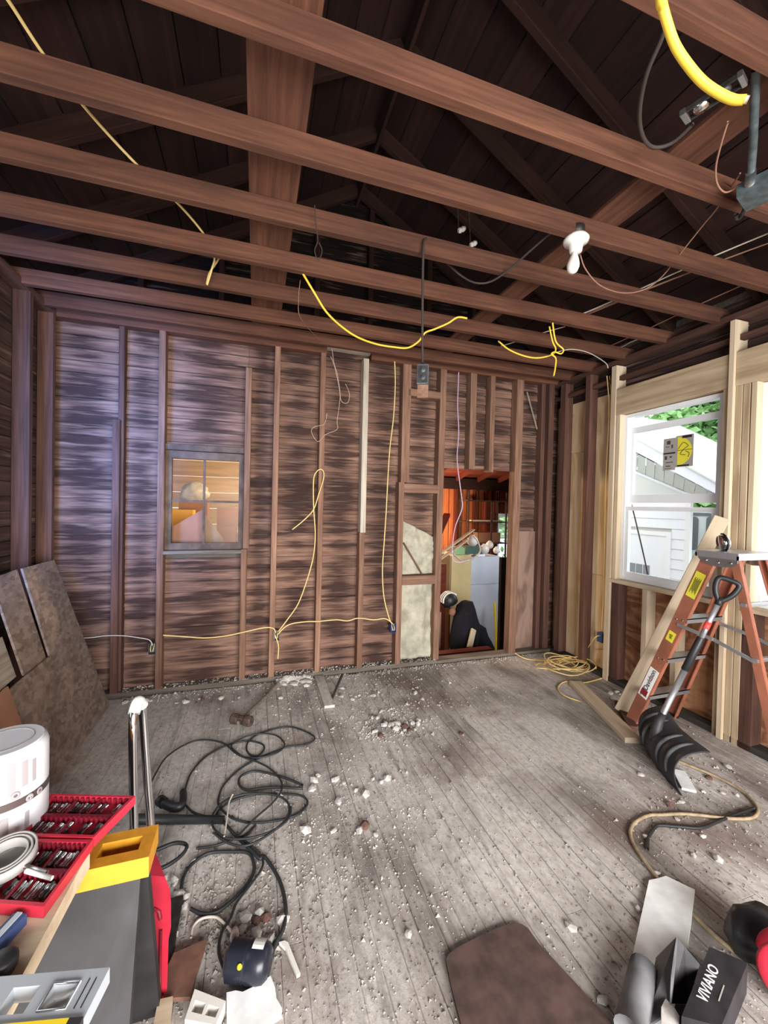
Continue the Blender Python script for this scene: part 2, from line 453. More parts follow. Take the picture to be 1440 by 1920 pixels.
# ---- floor
fl = struct('floor', (.85, .7, 0), 'dusty grey strip wood floor littered with plaster rubble', 'floor')
slab('subfloor', (XL-.12, YF-.1, -.12), (XR+.14, D+.14, -.022), 'grey_wood', fl)
bw = .083; x = XL-.1; row = 0
while x < XR+.1:
    y = YF; y -= R.uniform(0, 1.5)
    while y < D-.02:
        L = R.uniform(1.3, 3.4); y1 = min(y+L, D-.005); y0 = max(y, YF)
        if y1-y0 > .05:
            dz = R.uniform(-.0012, .0008)
            beam('plank', (x+bw/2, y0+.0012, -.011+dz), (x+bw/2, y1-.0012, -.011+dz), bw-(R.uniform(.0022, .004) if x > .9 or R.random() < .12 else R.uniform(.0002, .0007)), .022, 'dusty_floor', fl)
        y = y1 if y1 >= D-.006 else y+L
    x += bw; row += 1

# ---- back wall
wb = struct('wall_back', (.9, D, 0), 'stripped back wall of stained horizontal boards behind bare studs', 'wall')
WIN = (-.715, -.095, 1.175, 2.01)      # x0 x1 z0 z1
DOOR = (1.79, 2.69, -.05, 2.0)
pitch = .0985; z = .02; k = 0
def hplank(x0, x1, z0, mat='stained_sheathing', y=DS, par=None):
    if x1-x0 < .03: return
    tilt = R.uniform(.002, .008)
    g = G(); L = x1-x0; h = pitch-.005
    n = 7
    vs = []; fs = []
    ph = R.uniform(0, 50)
    for i in range(n+1):
        xx = -L/2+L*i/n
        b = R.uniform(-.0015, .0015); t = R.uniform(-.0025, .001)
        vs += [(xx, -tilt, -h/2+b), (xx, .018-tilt, -h/2+b), (xx, .018+tilt, h/2+t), (xx, tilt, h/2+t)]
    for i in range(n):
        a = i*4; b = a+4
        fs += [(a, b, b+3, a+3), (a+1, a+2, b+2, b+1), (a, a+1, b+1, b), (a+3, b+3, b+2, a+2)]
    fs += [(0, 3, 2, 1), (n*4, n*4+1, n*4+2, n*4+3)]
    g.add(vs, fs)
    g.build('plank', mat, par or wb, M=Matrix.Translation(((x0+x1)/2, y, z0+pitch/2)))
studs_x = [-1.05, -.735, -.075, .167, .57, .973, 1.385, 1.78, 2.68]
zt = 0
while z < EAVE+.02:
    segs = [(XL-.1, XR+.12)]
    def cut(segs, a, b):
        out = []
        for s0, s1 in segs:
            if b <= s0 or a >= s1: out.append((s0, s1)); continue
            if a > s0: out.append((s0, a))
            if b < s1: out.append((b, s1))
        return out
    if z+pitch > WIN[2]+.02 and z < WIN[3]-.02: segs = cut(segs, WIN[0], WIN[1])
    if z+pitch*.5 < DOOR[3]: segs = cut(segs, DOOR[0], DOOR[1])
    for s0, s1 in segs:
        if s1-s0 > 2.2 and R.random() < .7:
            j = R.choice([q for q in studs_x if s0+.5 < q < s1-.5]); hplank(s0, j-.001, z); hplank(j+.001, s1, z)
        else: hplank(s0, s1, z)
    z += pitch; k += 1
# gable above the plate
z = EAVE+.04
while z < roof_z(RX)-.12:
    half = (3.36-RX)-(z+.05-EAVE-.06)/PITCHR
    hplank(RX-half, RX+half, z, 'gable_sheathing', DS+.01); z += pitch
slab('outer_sheet', (XL-.12, DS+.03, -.95), (WIN[0]-.03, DS+.05, EAVE+.1), 'grey_wood', wb)
slab('outer_sheet', (WIN[1]+.03, DS+.03, -.95), (DOOR[0]-.03, DS+.05, EAVE+.1), 'grey_wood', wb)
slab('outer_sheet', (DOOR[1]+.03, DS+.03, -.95), (XR+.14, DS+.05, EAVE+.1), 'grey_wood', wb)
slab('outer_sheet', (WIN[0]-.03, DS+.03, WIN[3]+.03), (WIN[1]+.03, DS+.05, EAVE+.1), 'grey_wood', wb)
slab('outer_sheet', (WIN[0]-.03, DS+.03, -.95), (WIN[1]+.03, DS+.05, WIN[2]-.03), 'grey_wood', wb)
slab('outer_sheet', (DOOR[0]-.03, DS+.03, DOOR[3]+.03), (DOOR[1]+.03, DS+.05, EAVE+.1), 'grey_wood', wb)
slab('outer_sheet', (DOOR[0]-.03, DS+.03, -.95), (DOOR[1]+.03, DS+.05, -.05), 'grey_wood', wb)
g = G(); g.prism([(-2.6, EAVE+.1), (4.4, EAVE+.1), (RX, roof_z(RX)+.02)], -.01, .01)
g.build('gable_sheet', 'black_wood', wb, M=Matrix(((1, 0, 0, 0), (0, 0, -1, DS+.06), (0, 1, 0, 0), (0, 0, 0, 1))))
def stud(x, z0, z1, mat='stud_wood', w=.048, d=.098, y=D, par=None, lean=0., name='stud'):
    return beam(name, (x+lean, y+d/2, z0), (x, y+d/2, z1), w, d, mat, par or wb, up=(0, 1, 0))
beam('bottom_plate', (XL-.1, D+.049, .022), (DOOR[0]-.02, D+.049, .022), .098, .044, 'grey_wood', wb)
beam('bottom_plate', (DOOR[0]-.02, D+.06, .016), (XR+.1, D+.06, .016), .12, .03, 'grey_wood', wb)
PZ = ZJ+.05
beam('top_plate', (XL-.1, D+.045, PZ), (.60, D+.045, PZ), .09, .10, 'joist_wood', wb)
beam('top_plate', (1.02, D+.045, PZ), (XR+.1, D+.045, PZ), .09, .10, 'joist_wood', wb)
beam('top_plate', (.60, D+.06, PZ+.03), (1.02, D+.06, PZ+.03), .06, .045, 'pale_stud_wood', wb)
beam('upper_plate', (XL-.1, D+.05, PZ+.075), (XR+.1, D+.05, PZ+.075), .10, .045, 'dark_stud_wood', wb)
stud(-1.055, .045, 2.22, 'dark_stud_wood', .05)
stud(-1.03, .045, ZJ, 'dark_stud_wood', .04, y=D+.03)
stud(-.737, .045, ZJ, 'stud_wood', .048, lean=.0)
stud(-.072, 1.19, 2.75, 'stud_wood', .05); stud(-.088, .045, 1.185, 'stud_wood', .05)
stud(.168, .045, ZJ, lean=-.01); stud(.57, .045, ZJ, lean=-.004)
stud(.972, 1.33, ZJ, 'pale_stud_wood', .052); stud(.965, .045, 1.33, 'stud_wood', .05)
stud(1.385, 1.82, ZJ, 'stud_wood', .085); stud(1.352, .045, 1.82, 'stud_wood', .055)
stud(1.775, .045, ZJ, 'stud_wood', .066, lean=-.015)
stud(2.683, .03, ZJ, 'stud_wood', .085, lean=-.02)
stud(2.118, 1.985, ZJ, 'stud_wood', .07); stud(2.346, 1.965, ZJ, 'stud_wood', .055)
beam('blocking', (1.40, D+.045, 2.70), (1.745, D+.045, 2.70), .09, .07, 'stud_wood', wb)
beam('blocking', (1.378, D+.04, 1.765), (1.745, D+.04, 1.765), .085, .085, 'stud_wood', wb)
beam('blocking', (1.378, D+.03, .86), (1.73, D+.03, .86), .075, .09, 'stud_wood', wb)
stud(3.09, .045, ZJ, 'dark_stud_wood', .07); stud(3.0, .045, ZJ, 'dark_stud_wood', .05, y=D+.02)
slab('panel', (2.74, D+.075, .05), (3.06, D+.09, 1.34), 'paper_panel', wb)
for gx in (-.9, -.3, 1.0, 1.6, 2.1, .5):
    stud(gx, EAVE+.07, roof_z(gx)-.15, 'rafter_wood', .045, name='gable_stud')

# old four-pane sash in the back wall
w1 = struct('window_1', (-.405, DS, 1.2), 'old grey four-pane wooden window in the stained back wall', 'window')
g = G()
x0, x1, z0, z1 = WIN
g.box((x0, DS-.03, z0), (x0+.045, DS+.02, z1)); g.box((x1-.045, DS-.03, z0), (x1, DS+.02, z1))
g.box((x0+.045, DS-.03, z1-.06), (x1-.045, DS+.02, z1)); g.box((x0+.045, DS-.03, z0), (x1-.045, DS+.02, z0+.06))
g.build('frame', 'frame_grey_wood', w1)
slab('muntin', (-.43, DS-.02, z0+.06), (-.412, DS+.01, z1-.06), 'frame_grey_wood', w1)
slab('muntin', (x0+.045, DS-.018, 1.582), (-.43, DS+.008, 1.60), 'frame_grey_wood', w1)
slab('muntin', (-.412, DS-.018, 1.582), (x1-.045, DS+.008, 1.60), 'frame_grey_wood', w1)
beam('sill', (x0-.03, DS-.045, z0-.012), (x1+.02, DS-.045, z0-.012), .11, .03, 'grey_wood', w1)
beam('head', (x0-.01, DS-.03, z1+.03), (x1+.02, DS-.03, z1+.03), .06, .05, 'frame_grey_wood', w1)
for a, b, c, d in ((x0+.045, -.43, 1.60, z1-.06), (-.412, x1-.045, 1.60, z1-.06), (-.412, x1-.045, z0+.06, 1.582)):
    slab('pane', (a, DS-.004, c), (b, DS-.001, d), 'dusty_glass', w1)

# ---- left wall (mostly beyond the frame; the unseen window opening is added for the cool light)
wl = struct('wall_left', (XL, .7, 0), 'shadowed left wall of bare studs and dark boards', 'wall')
LW = (.95, 2.35, .95, 2.45)
def lplank(y0, y1, z0):
    if y1-y0 < .03: return
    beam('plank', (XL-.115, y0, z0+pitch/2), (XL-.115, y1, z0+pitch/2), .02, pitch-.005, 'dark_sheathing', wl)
z = .02
while z < EAVE:
    if LW[2]-.05 < z < LW[3]: lplank(YF, LW[0], z); lplank(LW[1], D+.1, z)
    else: lplank(YF, D+.1, z)
    z += pitch
y = D-.35
while y > YF:
    if LW[0] < y < LW[1]:
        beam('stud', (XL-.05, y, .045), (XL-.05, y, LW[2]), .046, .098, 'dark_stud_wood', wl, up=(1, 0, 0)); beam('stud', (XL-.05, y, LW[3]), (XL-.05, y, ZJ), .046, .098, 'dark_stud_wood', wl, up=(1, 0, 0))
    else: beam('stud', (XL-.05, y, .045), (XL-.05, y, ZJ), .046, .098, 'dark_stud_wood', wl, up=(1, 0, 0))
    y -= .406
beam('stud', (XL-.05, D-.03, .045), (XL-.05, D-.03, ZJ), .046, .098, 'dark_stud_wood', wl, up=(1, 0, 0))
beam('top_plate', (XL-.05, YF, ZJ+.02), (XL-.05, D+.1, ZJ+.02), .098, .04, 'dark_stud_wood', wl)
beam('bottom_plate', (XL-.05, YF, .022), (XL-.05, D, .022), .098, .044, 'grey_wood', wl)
for a in ((YF, LW[0], -.95, EAVE+.2), (LW[1], D+.1, -.95, EAVE+.2), (LW[0], LW[1], -.95, LW[2]), (LW[0], LW[1], LW[3], EAVE+.2)):
    slab('outer_sheet', (XL-.16, a[0], a[2]), (XL-.135, a[1], a[3]), 'grey_wood', wl)  # outer panels added behind the boards to keep light from leaking in

# ---- wall behind the camera with its wide opening
wf = struct('wall_front', (.85, YF, 0), 'dark board wall behind the viewer with a wide opening', 'wall')
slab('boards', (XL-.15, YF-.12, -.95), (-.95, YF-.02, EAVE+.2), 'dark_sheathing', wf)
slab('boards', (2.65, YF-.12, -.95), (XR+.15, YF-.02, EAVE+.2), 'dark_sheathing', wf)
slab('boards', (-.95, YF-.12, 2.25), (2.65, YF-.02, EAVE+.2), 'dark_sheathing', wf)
g = G(); g.prism([(-2.6, EAVE+.1), (4.4, EAVE+.1), (RX, roof_z(RX)+.02)], -.01, .01)
g.build('gable_sheet', 'black_wood', wf, M=Matrix(((1, 0, 0, 0), (0, 0, -1, YF-.08), (0, 1, 0, 0), (0, 0, 0, 1))))

# ---- right wall
wr = struct('wall_right', (XR, 1.5, 0), 'right wall with new pine framing, plywood and dark old studs', 'wall')
def rstud(y, z0, z1, mat, w=.046, x=XR, d=.10, name='stud'):
    return beam(name, (x+d/2, y, z0), (x+d/2, y, z1), w, d, mat, wr, up=(1, 0, 0))
beam('bottom_plate', (XR+.05, YF, .022), (XR+.05, D, .022), .10, .044, 'black_wood', wr)
beam('top_plate', (XR+.05, YF, ZJ+.0), (XR+.05, D+.1, ZJ+.0), .10, .045, 'dark_stud_wood', wr)
beam('top_plate', (XR+.05, YF, ZJ-.15), (XR+.05, D+.1, ZJ-.15), .05, .04, 'dark_stud_wood', wr)
z = .05
# old dark boards high under the plate, seen above the header
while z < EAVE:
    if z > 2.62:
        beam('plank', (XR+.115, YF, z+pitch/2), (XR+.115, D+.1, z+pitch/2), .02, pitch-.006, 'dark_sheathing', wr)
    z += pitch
slab('plywood_panel', (XR+.10, 3.00, .95), (XR+.115, 3.30, 2.72), 'new_plywood', wr)
slab('plywood_panel', (XR+.10, 3.303, 2.2), (XR+.115, D+.09, 2.73), 'new_plywood', wr)
slab('plywood_panel', (XR+.10, 3.303, .03), (XR+.114, D+.09, 2.197), 'new_plywood', wr)
slab('plywood_panel', (XR+.10, 2.90, .03), (XR+.114, 3.30, .947), 'new_plywood', wr)
slab('plywood_panel', (XR+.10, 1.9, .03), (XR+.114, 2.897, .93), 'old_plywood', wr)
slab('plywood_panel', (XR+.10, .75, .03), (XR+.114, 1.897, .93), 'old_plywood', wr)
slab('plywood_panel', (XR+.10, YF, .03), (XR+.114, .747, 2.72), 'old_plywood', wr)
rstud(3.24, .045, ZJ-.02, 'dark_stud_wood', .06)
rstud(3.58, .045, ZJ-.02, 'dark_stud_wood', .08)
rstud(2.925, .0, 2.93, 'new_pine', .055, x=XR-.01, d=.12)          # tall new stud by the header
rstud(2.872, .96, 2.47, 'new_pine', .04)                            # jack stud
rstud(2.845, .045, .93, 'dark_stud_wood', .075)
rstud(2.555, .045, .93, 'new_pine', .05)
rstud(2.30, .045, .93, 'new_pine', .045)
rstud(1.945, .0, 2.93, 'new_pine', .036, x=XR-.022, d=.14)
rstud(1.985, .0, 2.47, 'weathered_pine', .04)
rstud(1.905, .0, 2.47, 'weathered_pine', .042)
rstud(1.86, .0, 2.47, 'weathered_pine', .042)
rstud(1.80, .0, .93, 'dark_stud_wood', .075)
rstud(1.815, .96, 2.47, 'new_pine', .035)
rstud(1.35, .045, .93, 'new_pine', .045)
rstud(.80, .0, 2.93, 'new_pine', .05)
beam('window_header', (XR+.04, 2.898, 2.59), (XR+.04, 1.965, 2.59), .09, .236, 'weathered_pine', wr)
beam('window_header', (XR+.04, 1.925, 2.59), (XR+.04, .80, 2.59), .09, .236, 'weathered_pine', wr)
beam('rough_sill', (XR+.05, 2.90, .945), (XR+.05, 2.0, .945), .12, .035, 'new_pine', wr)
beam('rough_sill', (XR+.05, 1.84, .945), (XR+.05, .82, .945), .12, .035, 'new_pine', wr)
slab('outer_sheet', (XR+.13, YF, -.95), (XR+.15, .84, EAVE+.15), 'grey_wood', wr)
slab('outer_sheet', (XR+.13, .84, -.95), (XR+.15, 2.88, .93), 'grey_wood', wr)
slab('outer_sheet', (XR+.13, .84, 2.48), (XR+.15, 2.88, EAVE+.15), 'grey_wood', wr)
slab('outer_sheet', (XR+.13, 2.88, -.95), (XR+.15, D+.15, EAVE+.15), 'grey_wood', wr)
slab('outer_sheet', (XR+.13, 1.84, .93), (XR+.15, 1.99, 2.48), 'grey_wood', wr)

def vinyl_window(name, y0, y1, label, drop, sticker):
    w = struct(name, (XR+.08, (y0+y1)/2, .965), label, 'window')
    xa, xb = XR+.055, XR+.135
    g = G(); t = .03
    g.box((xa, y0, .965), (xb, y0+t, 2.465)); g.box((xa, y1-t, .965), (xb, y1, 2.465))
    g.box((xa, y0+t, 2.465-t), (xb, y1-t, 2.465)); g.box((xa, y0+t, .965), (xb, y1-t, .965+t))
    g.build('frame', 'frame_vinyl', w)
    def sash(zb, zt, xa, xb, rb, rt):
        g = G(); s = .035; a, b = y0+t, y1-t
        g.box((xa, a, zb), (xb, a+s, zt)); g.box((xa, b-s, zb), (xb, b, zt))
        g.box((xa, a+s, zt-rt), (xb, b-s, zt)); g.box((xa, a+s, zb), (xb, b-s, zb+rb))
        o = g.build('sash', 'frame_vinyl', w)
        m = (xa+xb)/2
        slab('pane', (m-.002, a+s, zb+rb), (m+.002, b-s, zt-rt), 'window_glass', o)
        return o, m, a+s, b-s
    sash(.995, 1.63, xa+.006, xa+.036, .045, .035)
    up, m, a, b = sash(1.665-drop*.0, 2.345 if drop else 2.43, xa+.04, xa+.07, .07, .05)
    if sticker:
        sx = m-.0032
        st = slab('window_sticker', (sx-.0006, 2.27, 1.955), (sx, 2.41, 2.21), 'grey_label', w)
        slab('sticker_tab', (sx-.0006, 2.41, 1.935), (sx, 2.515, 2.20), 'grey_label', st)
        g = G(); cy, cz, r = 2.395, 2.083, .115
        pts = [(cy-r*math.sin(q), cz-r*math.cos(q)) for q in [math.pi*i/20 for i in range(21)]]
        g.add([(sx-.0010, p[0], p[1]) for p in pts], [tuple(range(len(pts)))]); g.build('yellow_disc', 'sticker_yellow', st)
        slab('print_band', (sx-.0014, 2.412, 2.07), (sx-.0008, 2.513, 2.082), 'ink', st)
        slab('print_band', (sx-.0014, 2.28, 2.088), (sx-.0011, 2.40, 2.092), 'ink', st)
        slab('print_band', (sx-.0014, 2.285, 2.185), (sx-.0008, 2.36, 2.205), 'ink', st)
        slab('print_band', (sx-.0014, 2.30, 1.96), (sx-.0008, 2.395, 1.972), 'ink', st)
        gq = G()
        gq.tube(smooth([(sx-.002, 2.39, 2.10), (sx-.002, 2.35, 2.15), (sx-.002, 2.31, 2.12), (sx-.002, 2.34, 2.10), (sx-.002, 2.37, 2.06), (sx-.002, 2.33, 2.05)], 5), .0022, 0, 4)
        gq.tube(smooth([(sx-.002, 2.33, 2.08), (sx-.002, 2.30, 2.06), (sx-.002, 2.31, 2.03)], 4), .0022, 0, 4)
        gq.build('handwriting', 'ink', st)
        gq = G()
        for (yy, zz, ww, hh) in ((2.47, 2.165, .03, .03), (2.44, 2.13, .012, .03), (2.48, 2.13, .03, .006), (2.49, 2.04, .02, .03), (2.45, 2.045, .02, .012), (2.46, 2.0, .06, .006), (2.47, 1.97, .04, .008), (2.47, 1.95, .06, .004)):
            gq.box((sx-.0014, yy-ww/2, zz-hh/2), (sx-.0008, yy+ww/2, zz+hh/2))
        gq.build('print', 'roll_dark', st)
    return w
vinyl_window('window_2', 2.03, 2.852, 'new white vinyl sash window with a yellow-disc sticker', .1, True)
vinyl_window('window_3', .86, 1.80, 'new white vinyl window cut off at the frame edge', 0, False)

# ---- ceiling joists and roof
ce = struct('ceiling', (.85, .7, ZJ), 'open ceiling of bare reddish joists', 'ceiling')
for y in (-1.95, -1.55, -1.14, -.73, -.33, .07, .47, .868, 1.29, 1.69, 2.087, 2.482, 2.865, 3.235, 3.53):
    jt = .044
    beam('joist', (XL-.1, y-jt/2, ZJ+JH/2), (XR+.12, y-jt/2, ZJ+JH/2), jt, JH, 'joist_wood', ce)
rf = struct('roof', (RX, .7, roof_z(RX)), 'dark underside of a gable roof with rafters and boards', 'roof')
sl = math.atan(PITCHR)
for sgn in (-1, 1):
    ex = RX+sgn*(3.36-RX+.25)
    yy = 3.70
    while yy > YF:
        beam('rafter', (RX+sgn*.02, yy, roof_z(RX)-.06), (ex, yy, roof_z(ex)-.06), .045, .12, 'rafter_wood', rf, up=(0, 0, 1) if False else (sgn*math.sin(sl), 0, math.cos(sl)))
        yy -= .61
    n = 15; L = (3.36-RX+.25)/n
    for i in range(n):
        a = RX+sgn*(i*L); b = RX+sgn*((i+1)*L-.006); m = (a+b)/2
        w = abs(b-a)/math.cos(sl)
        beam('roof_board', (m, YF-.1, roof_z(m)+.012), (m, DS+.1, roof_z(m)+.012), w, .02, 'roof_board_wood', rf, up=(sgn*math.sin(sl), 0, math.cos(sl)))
    g = G(); hz = .05
    g.add([(RX, YF-.3, roof_z(RX)+hz), (ex+sgn*.1, YF-.3, roof_z(ex+sgn*.1)+hz), (ex+sgn*.1, DS+.12, roof_z(ex+sgn*.1)+hz), (RX, DS+.12, roof_z(RX)+hz)], [(0, 1, 2, 3)])
    g.build('shingle_light_seal', 'shingle', rf)  # unseen outer shell, added to stop light leaking between the roof boards
beam('ridge_board', (RX, YF, roof_z(RX)-.09), (RX, DS, roof_z(RX)-.09), .025, .16, 'rafter_wood', rf)

# ================================================================== THE ROOM BEYOND THE BACK WALL
ZF = -.88
ff = struct('floor_far_room', (2.5, 5.8, ZF), 'dark lower floor of the store room behind', 'floor')
slab('slab', (-2.6, DS+.06, ZF-.1), (4.36, 5.95, ZF), 'far_floor', ff); slab('slab', (-2.6, 5.95, ZF-.1), (5.7, 8.0, ZF), 'far_floor', ff)
wfar = struct('wall_far_room', (4.6, 7.7, ZF), 'far wall of vertical orange boards in the store room', 'wall')
x = 3.2; i = 0
while x < 5.6:
    w = R.uniform(.10, .15)
    if x < 5.05: beam('plank', (x+w/2, 7.72, ZF), (x+w/2, 7.72+R.uniform(0, .02), 2.0), w-.012, .02, 'orange_board_wood', wfar, up=(0, 1, 0))
    else:
        beam('plank', (x+w/2, 7.72, 1.47), (x+w/2, 7.72, 2.0), w-.004, .02, 'red_board_wood', wfar, up=(0, 1, 0))
        beam('plank', (x+w/2, 7.72, ZF), (x+w/2, 7.72, .3), w-.004, .02, 'red_board_wood', wfar, up=(0, 1, 0))
    x += w
for q in (3.45, 4.05, 4.5, 4.78, 4.98):
    beam('stud', (q, 7.66, ZF), (q, 7.66, 2.0), .06, .08, 'red_board_wood', wfar, up=(0, 1, 0))
beam('beam', (2.4, 7.55, 2.08), (5.65, 7.55, 2.08), .15, .22, 'rafter_wood', wfar)
slab('outer_sheet', (1.2, 7.78, ZF), (5.06, 7.80, 2.7), 'red_board_wood', wfar)
slab('outer_sheet', (5.5, 7.78, ZF), (5.7, 7.80, 2.7), 'red_board_wood', wfar)
slab('outer_sheet', (5.06, 7.78, 1.47), (5.5, 7.80, 2.7), 'red_board_wood', wfar)
slab('outer_sheet', (5.06, 7.78, ZF), (5.5, 7.80, .3), 'red_board_wood', wfar)
w4 = struct('window_4', (5.28, 7.7, .3), 'small white window far inside the store room', 'window')
g = G()
for a in (((5.06, 7.66, .3), (5.14, 7.76, 1.47)), ((5.46, 7.66, .3), (5.5, 7.76, 1.47)), ((5.14, 7.66, 1.40), (5.46, 7.76, 1.47)), ((5.14, 7.66, .3), (5.46, 7.76, .36)), ((5.14, 7.68, .92), (5.46, 7.74, .95))): g.box(*a)
g.build('frame', 'frame_vinyl', w4)
slab('pane', (5.14, 7.71, .36), (5.46, 7.714, 1.40), 'window_glass', w4)
cf = struct('ceiling_far_room', (2.5, 5.8, 2.4), 'sloping red boards over the store room', 'ceiling')
y = DS+.1
zc = lambda yy: 2.62-.11*(yy-3.9)
n = 14
for i in range(n):
    ya = 3.83+i*.28; yb = ya+.272
    g = G(); xa, xb = 1.2, (4.36 if yb < 5.97 else 5.65)
    g.add([(xa, ya, zc(ya)), (xb, ya, zc(ya)), (xb, yb, zc(yb)), (xa, yb, zc(yb)), (xa, ya, zc(ya)+.02), (xb, ya, zc(ya)+.02), (xb, yb, zc(yb)+.02), (xa, yb, zc(yb)+.02)],
          [(3, 2, 1, 0), (4, 5, 6, 7), (0, 1, 5, 4), (1, 2, 6, 5), (2, 3, 7, 6), (3, 0, 4, 7)])
    g.build('roof_board', 'red_board_wood', cf)
for q in (1.6, 2.1, 2.6, 3.1, 3.6, 4.1):
    beam('rafter', (q, 3.9, zc(3.9)-.05), (q+.9, 7.6, zc(7.6)-.05), .045, .09, 'red_board_wood', cf)
slab('cover', (-2.6, 3.84, 2.72), (4.4, 5.97, 2.76), 'shingle', cf); slab('cover', (-2.6, 5.97, 2.72), (5.72, 8.0, 2.76), 'shingle', cf)
wt = struct('wall_partition', (-.6, 6.0, ZF), 'tan board partition seen through the four-pane window', 'wall')
z = ZF
while z < 2.7:
    beam('plank', (-2.6, 6.0, z+.11), (1.2, 6.0, z+.11), .02, .212, 'tan_board_wood', wt); z += .216
slab('side_sheet', (-2.62, DS+.06, ZF), (-2.6, 6.0, 2.75), 'tan_board_wood', wt)
slab('side_sheet', (1.2, 4.9, ZF), (1.22, 7.8, 2.75), 'red_board_wood', wt)
wq = struct('wall_store_side', (4.36, 5.8, ZF), 'dark side wall of the store room', 'wall')
slab('sheet', (4.36, DS+.06, ZF), (4.38, 5.95, 2.75), 'red_board_wood', wq)
slab('sheet', (4.36, 5.95, ZF), (5.67, 5.97, 2.75), 'red_board_wood', wq)
slab('sheet', (5.65, 5.97, 1.6), (5.67, 7.8, 2.75), 'red_board_wood', wq)
slab('sheet', (5.65, 5.97, ZF), (5.67, 7.8, -.2), 'red_board_wood', wq)
slab('sheet', (5.65, 7.3, -.2), (5.67, 7.8, 1.6), 'red_board_wood', wq)
slab('sheet', (XR+.15, DS+.055, ZF), (4.38, DS+.075, 2.75), 'red_board_wood', wq)
def bulb_light(name, loc, e, col, r=.06):
    l = bpy.data.lights.new(name, 'POINT'); l.energy = e; l.color = col; l.shadow_soft_size = r
    o = bpy.data.objects.new(name, l); C.objects.link(o); o.location = loc; return o
bulb_light('store_room_bulb', (.55, 4.6, 2.1), 60, (1, .74, .46), .1)
bulb_light('store_board_fill', (3.0, 7.0, 1.35), 62, (1, .72, .46), .1)  # unseen lamp added to brighten the orange boards
area('store_cool_fill', (4.33, 4.8, 1.2), (3.6, 6, 0.0), .8, 1.2, 16, (.85, .93, 1))  # added cool lamp before the closed side sheet; no window opens there

# things in the store room
t = thing('refrigerator', (3.75, 6.2, ZF), 'tall white refrigerator standing beyond the doorway', 'refrigerator')
fx0, fx1 = W(884, 1045, Y=5.9).x, W(939, 1043, Y=5.9).x
g = G(); g.box((fx0, 5.94, ZF+.04), (fx1, 6.55, .765)); g.build('body', 'fridge_white', t)
slab('door', (fx0, 5.9, ZF+.06), (fx1, 5.937, .3), 'fridge_white', t)
slab('door', (fx0, 5.9, .305), (fx1, 5.937, .765), 'fridge_white', t)
slab('kick_plate', (fx0+.03, 5.93, ZF), (fx1-.03, 5.96, ZF+.04), 'black_plastic', t)
g = G(); g.tube([(fx0+.09, 5.9, -.42), (fx0+.09, 5.87, -.40), (fx0+.09, 5.87, -.2), (fx0+.09, 5.9, -.18)], .012); g.build('handle', 'black_plastic', t)
t = thing('cupboard', (3.28, 6.1, ZF), 'cream metal cupboard left of the white refrigerator', 'cupboard')
cx0, cx1 = W(846, 1040, Y=5.85).x, fx0-.02
g = G(); g.box((cx0, 5.88, ZF), (cx1, 6.4, .80)); g.build('body', 'fridge_cream', t)
slab('door', (cx0+.01, 5.85, ZF+.05), (cx1-.01, 5.877, .785), 'fridge_cream', t)
t = thing('green_carton', (W(862, 1030, Y=6.0).x, 6.0, .80), 'pale green carton on top of the cream cupboard', 'box')
a = W(853, 1025, Y=5.95); g = G(); g.box((a.x, 5.95, .803), (a.x+.15, 6.1, .93)); g.box((a.x+.15, 5.96, .803), (a.x+.19, 6.09, .91)); g.build('box', 'green_box', t)
g = G(); q = a.x+.23; g.box((q, 5.98, .803), (q+.36, 6.2, .93)); tag(g.build('tool_box', 'dark_green'), 'dark green box behind the globes on the cupboard', 'box')
globes = [(886, 1018, .095, 5.98, .93), (908, 1030, .085, 6.0, .768), (918, 1022, .07, 6.25, .768), (931, 1032, .06, 6.05, .768)]
for n_, (px, py, r, yy, zb) in enumerate(globes):
    p = W(px, py, Y=yy); zc0 = max(p.z, zb+r)
    g = G(); g.lathe([(.0, -r), (r*.5, -r*.87), (r*.87, -r*.5), (r, 0), (r*.87, r*.5), (r*.55, r*.83), (r*.38, r*.95), (r*.36, r*1.12), (.0, r*1.12)], 16)
    tag(g.build('lamp_globe', 'porcelain', loc=(p.x, yy, zc0)), ['round white lamp globe perched on the dark green box', 'large white lamp globe on the refrigerator top', 'white lamp globe at the back of the refrigerator top', 'small white lamp globe at the refrigerator edge'][n_], 'lamp globe', 'white lamp globes on the refrigerator')
g = G(); p = W(893, 1042, Y=5.95); g.box((p.x, 5.95, .768), (p.x+.17, 6.05, .80)); tag(g.build('flat_box', 'white_paint'), 'flat white box at the front of the refrigerator top', 'box')
for n_, (a, b) in enumerate((((820, 1042), (888, 993)), ((820, 1052), (884, 1007)))):
    p0 = W(*a, Y=5.3); p1 = W(*b, Y=6.1)
    tag(beam('moulding_strip', p0, p1, .05, .025, 'new_pine'), ['upper of two pale wood strips jutting past the doorway', 'lower of two pale wood strips jutting past the doorway'][n_], 'wood strip')
# shelving on the far wall
t = thing('shelving', (4.75, 7.4, ZF), 'dark metal shelving against the orange boards', 'shelf')
for q in (4.12, 5.02): 
    for yy in (7.25, 7.58): slab('post', (q, yy, ZF), (q+.03, yy+.03, 1.92), 'rusty_iron', t)
slab('post', (4.66, 7.24, ZF), (4.69, 7.27, 1.75), 'rusty_iron', t)
for zz in (.84, 1.28, 1.72): slab('shelf_board', (4.1, 7.24, zz), (5.06, 7.62, zz+.025), 'rusty_iron', t)
tag(slab('pine_board', (4.24, 7.27, 1.306), (4.92, 7.5, 1.335), 'new_pine'), 'pale pine board lying on the middle metal shelf', 'board')
tag(slab('brown_crate', (4.42, 7.30, .866), (4.93, 7.55, 1.07), 'cardboard'), 'brown carton on the lower metal shelf', 'box')
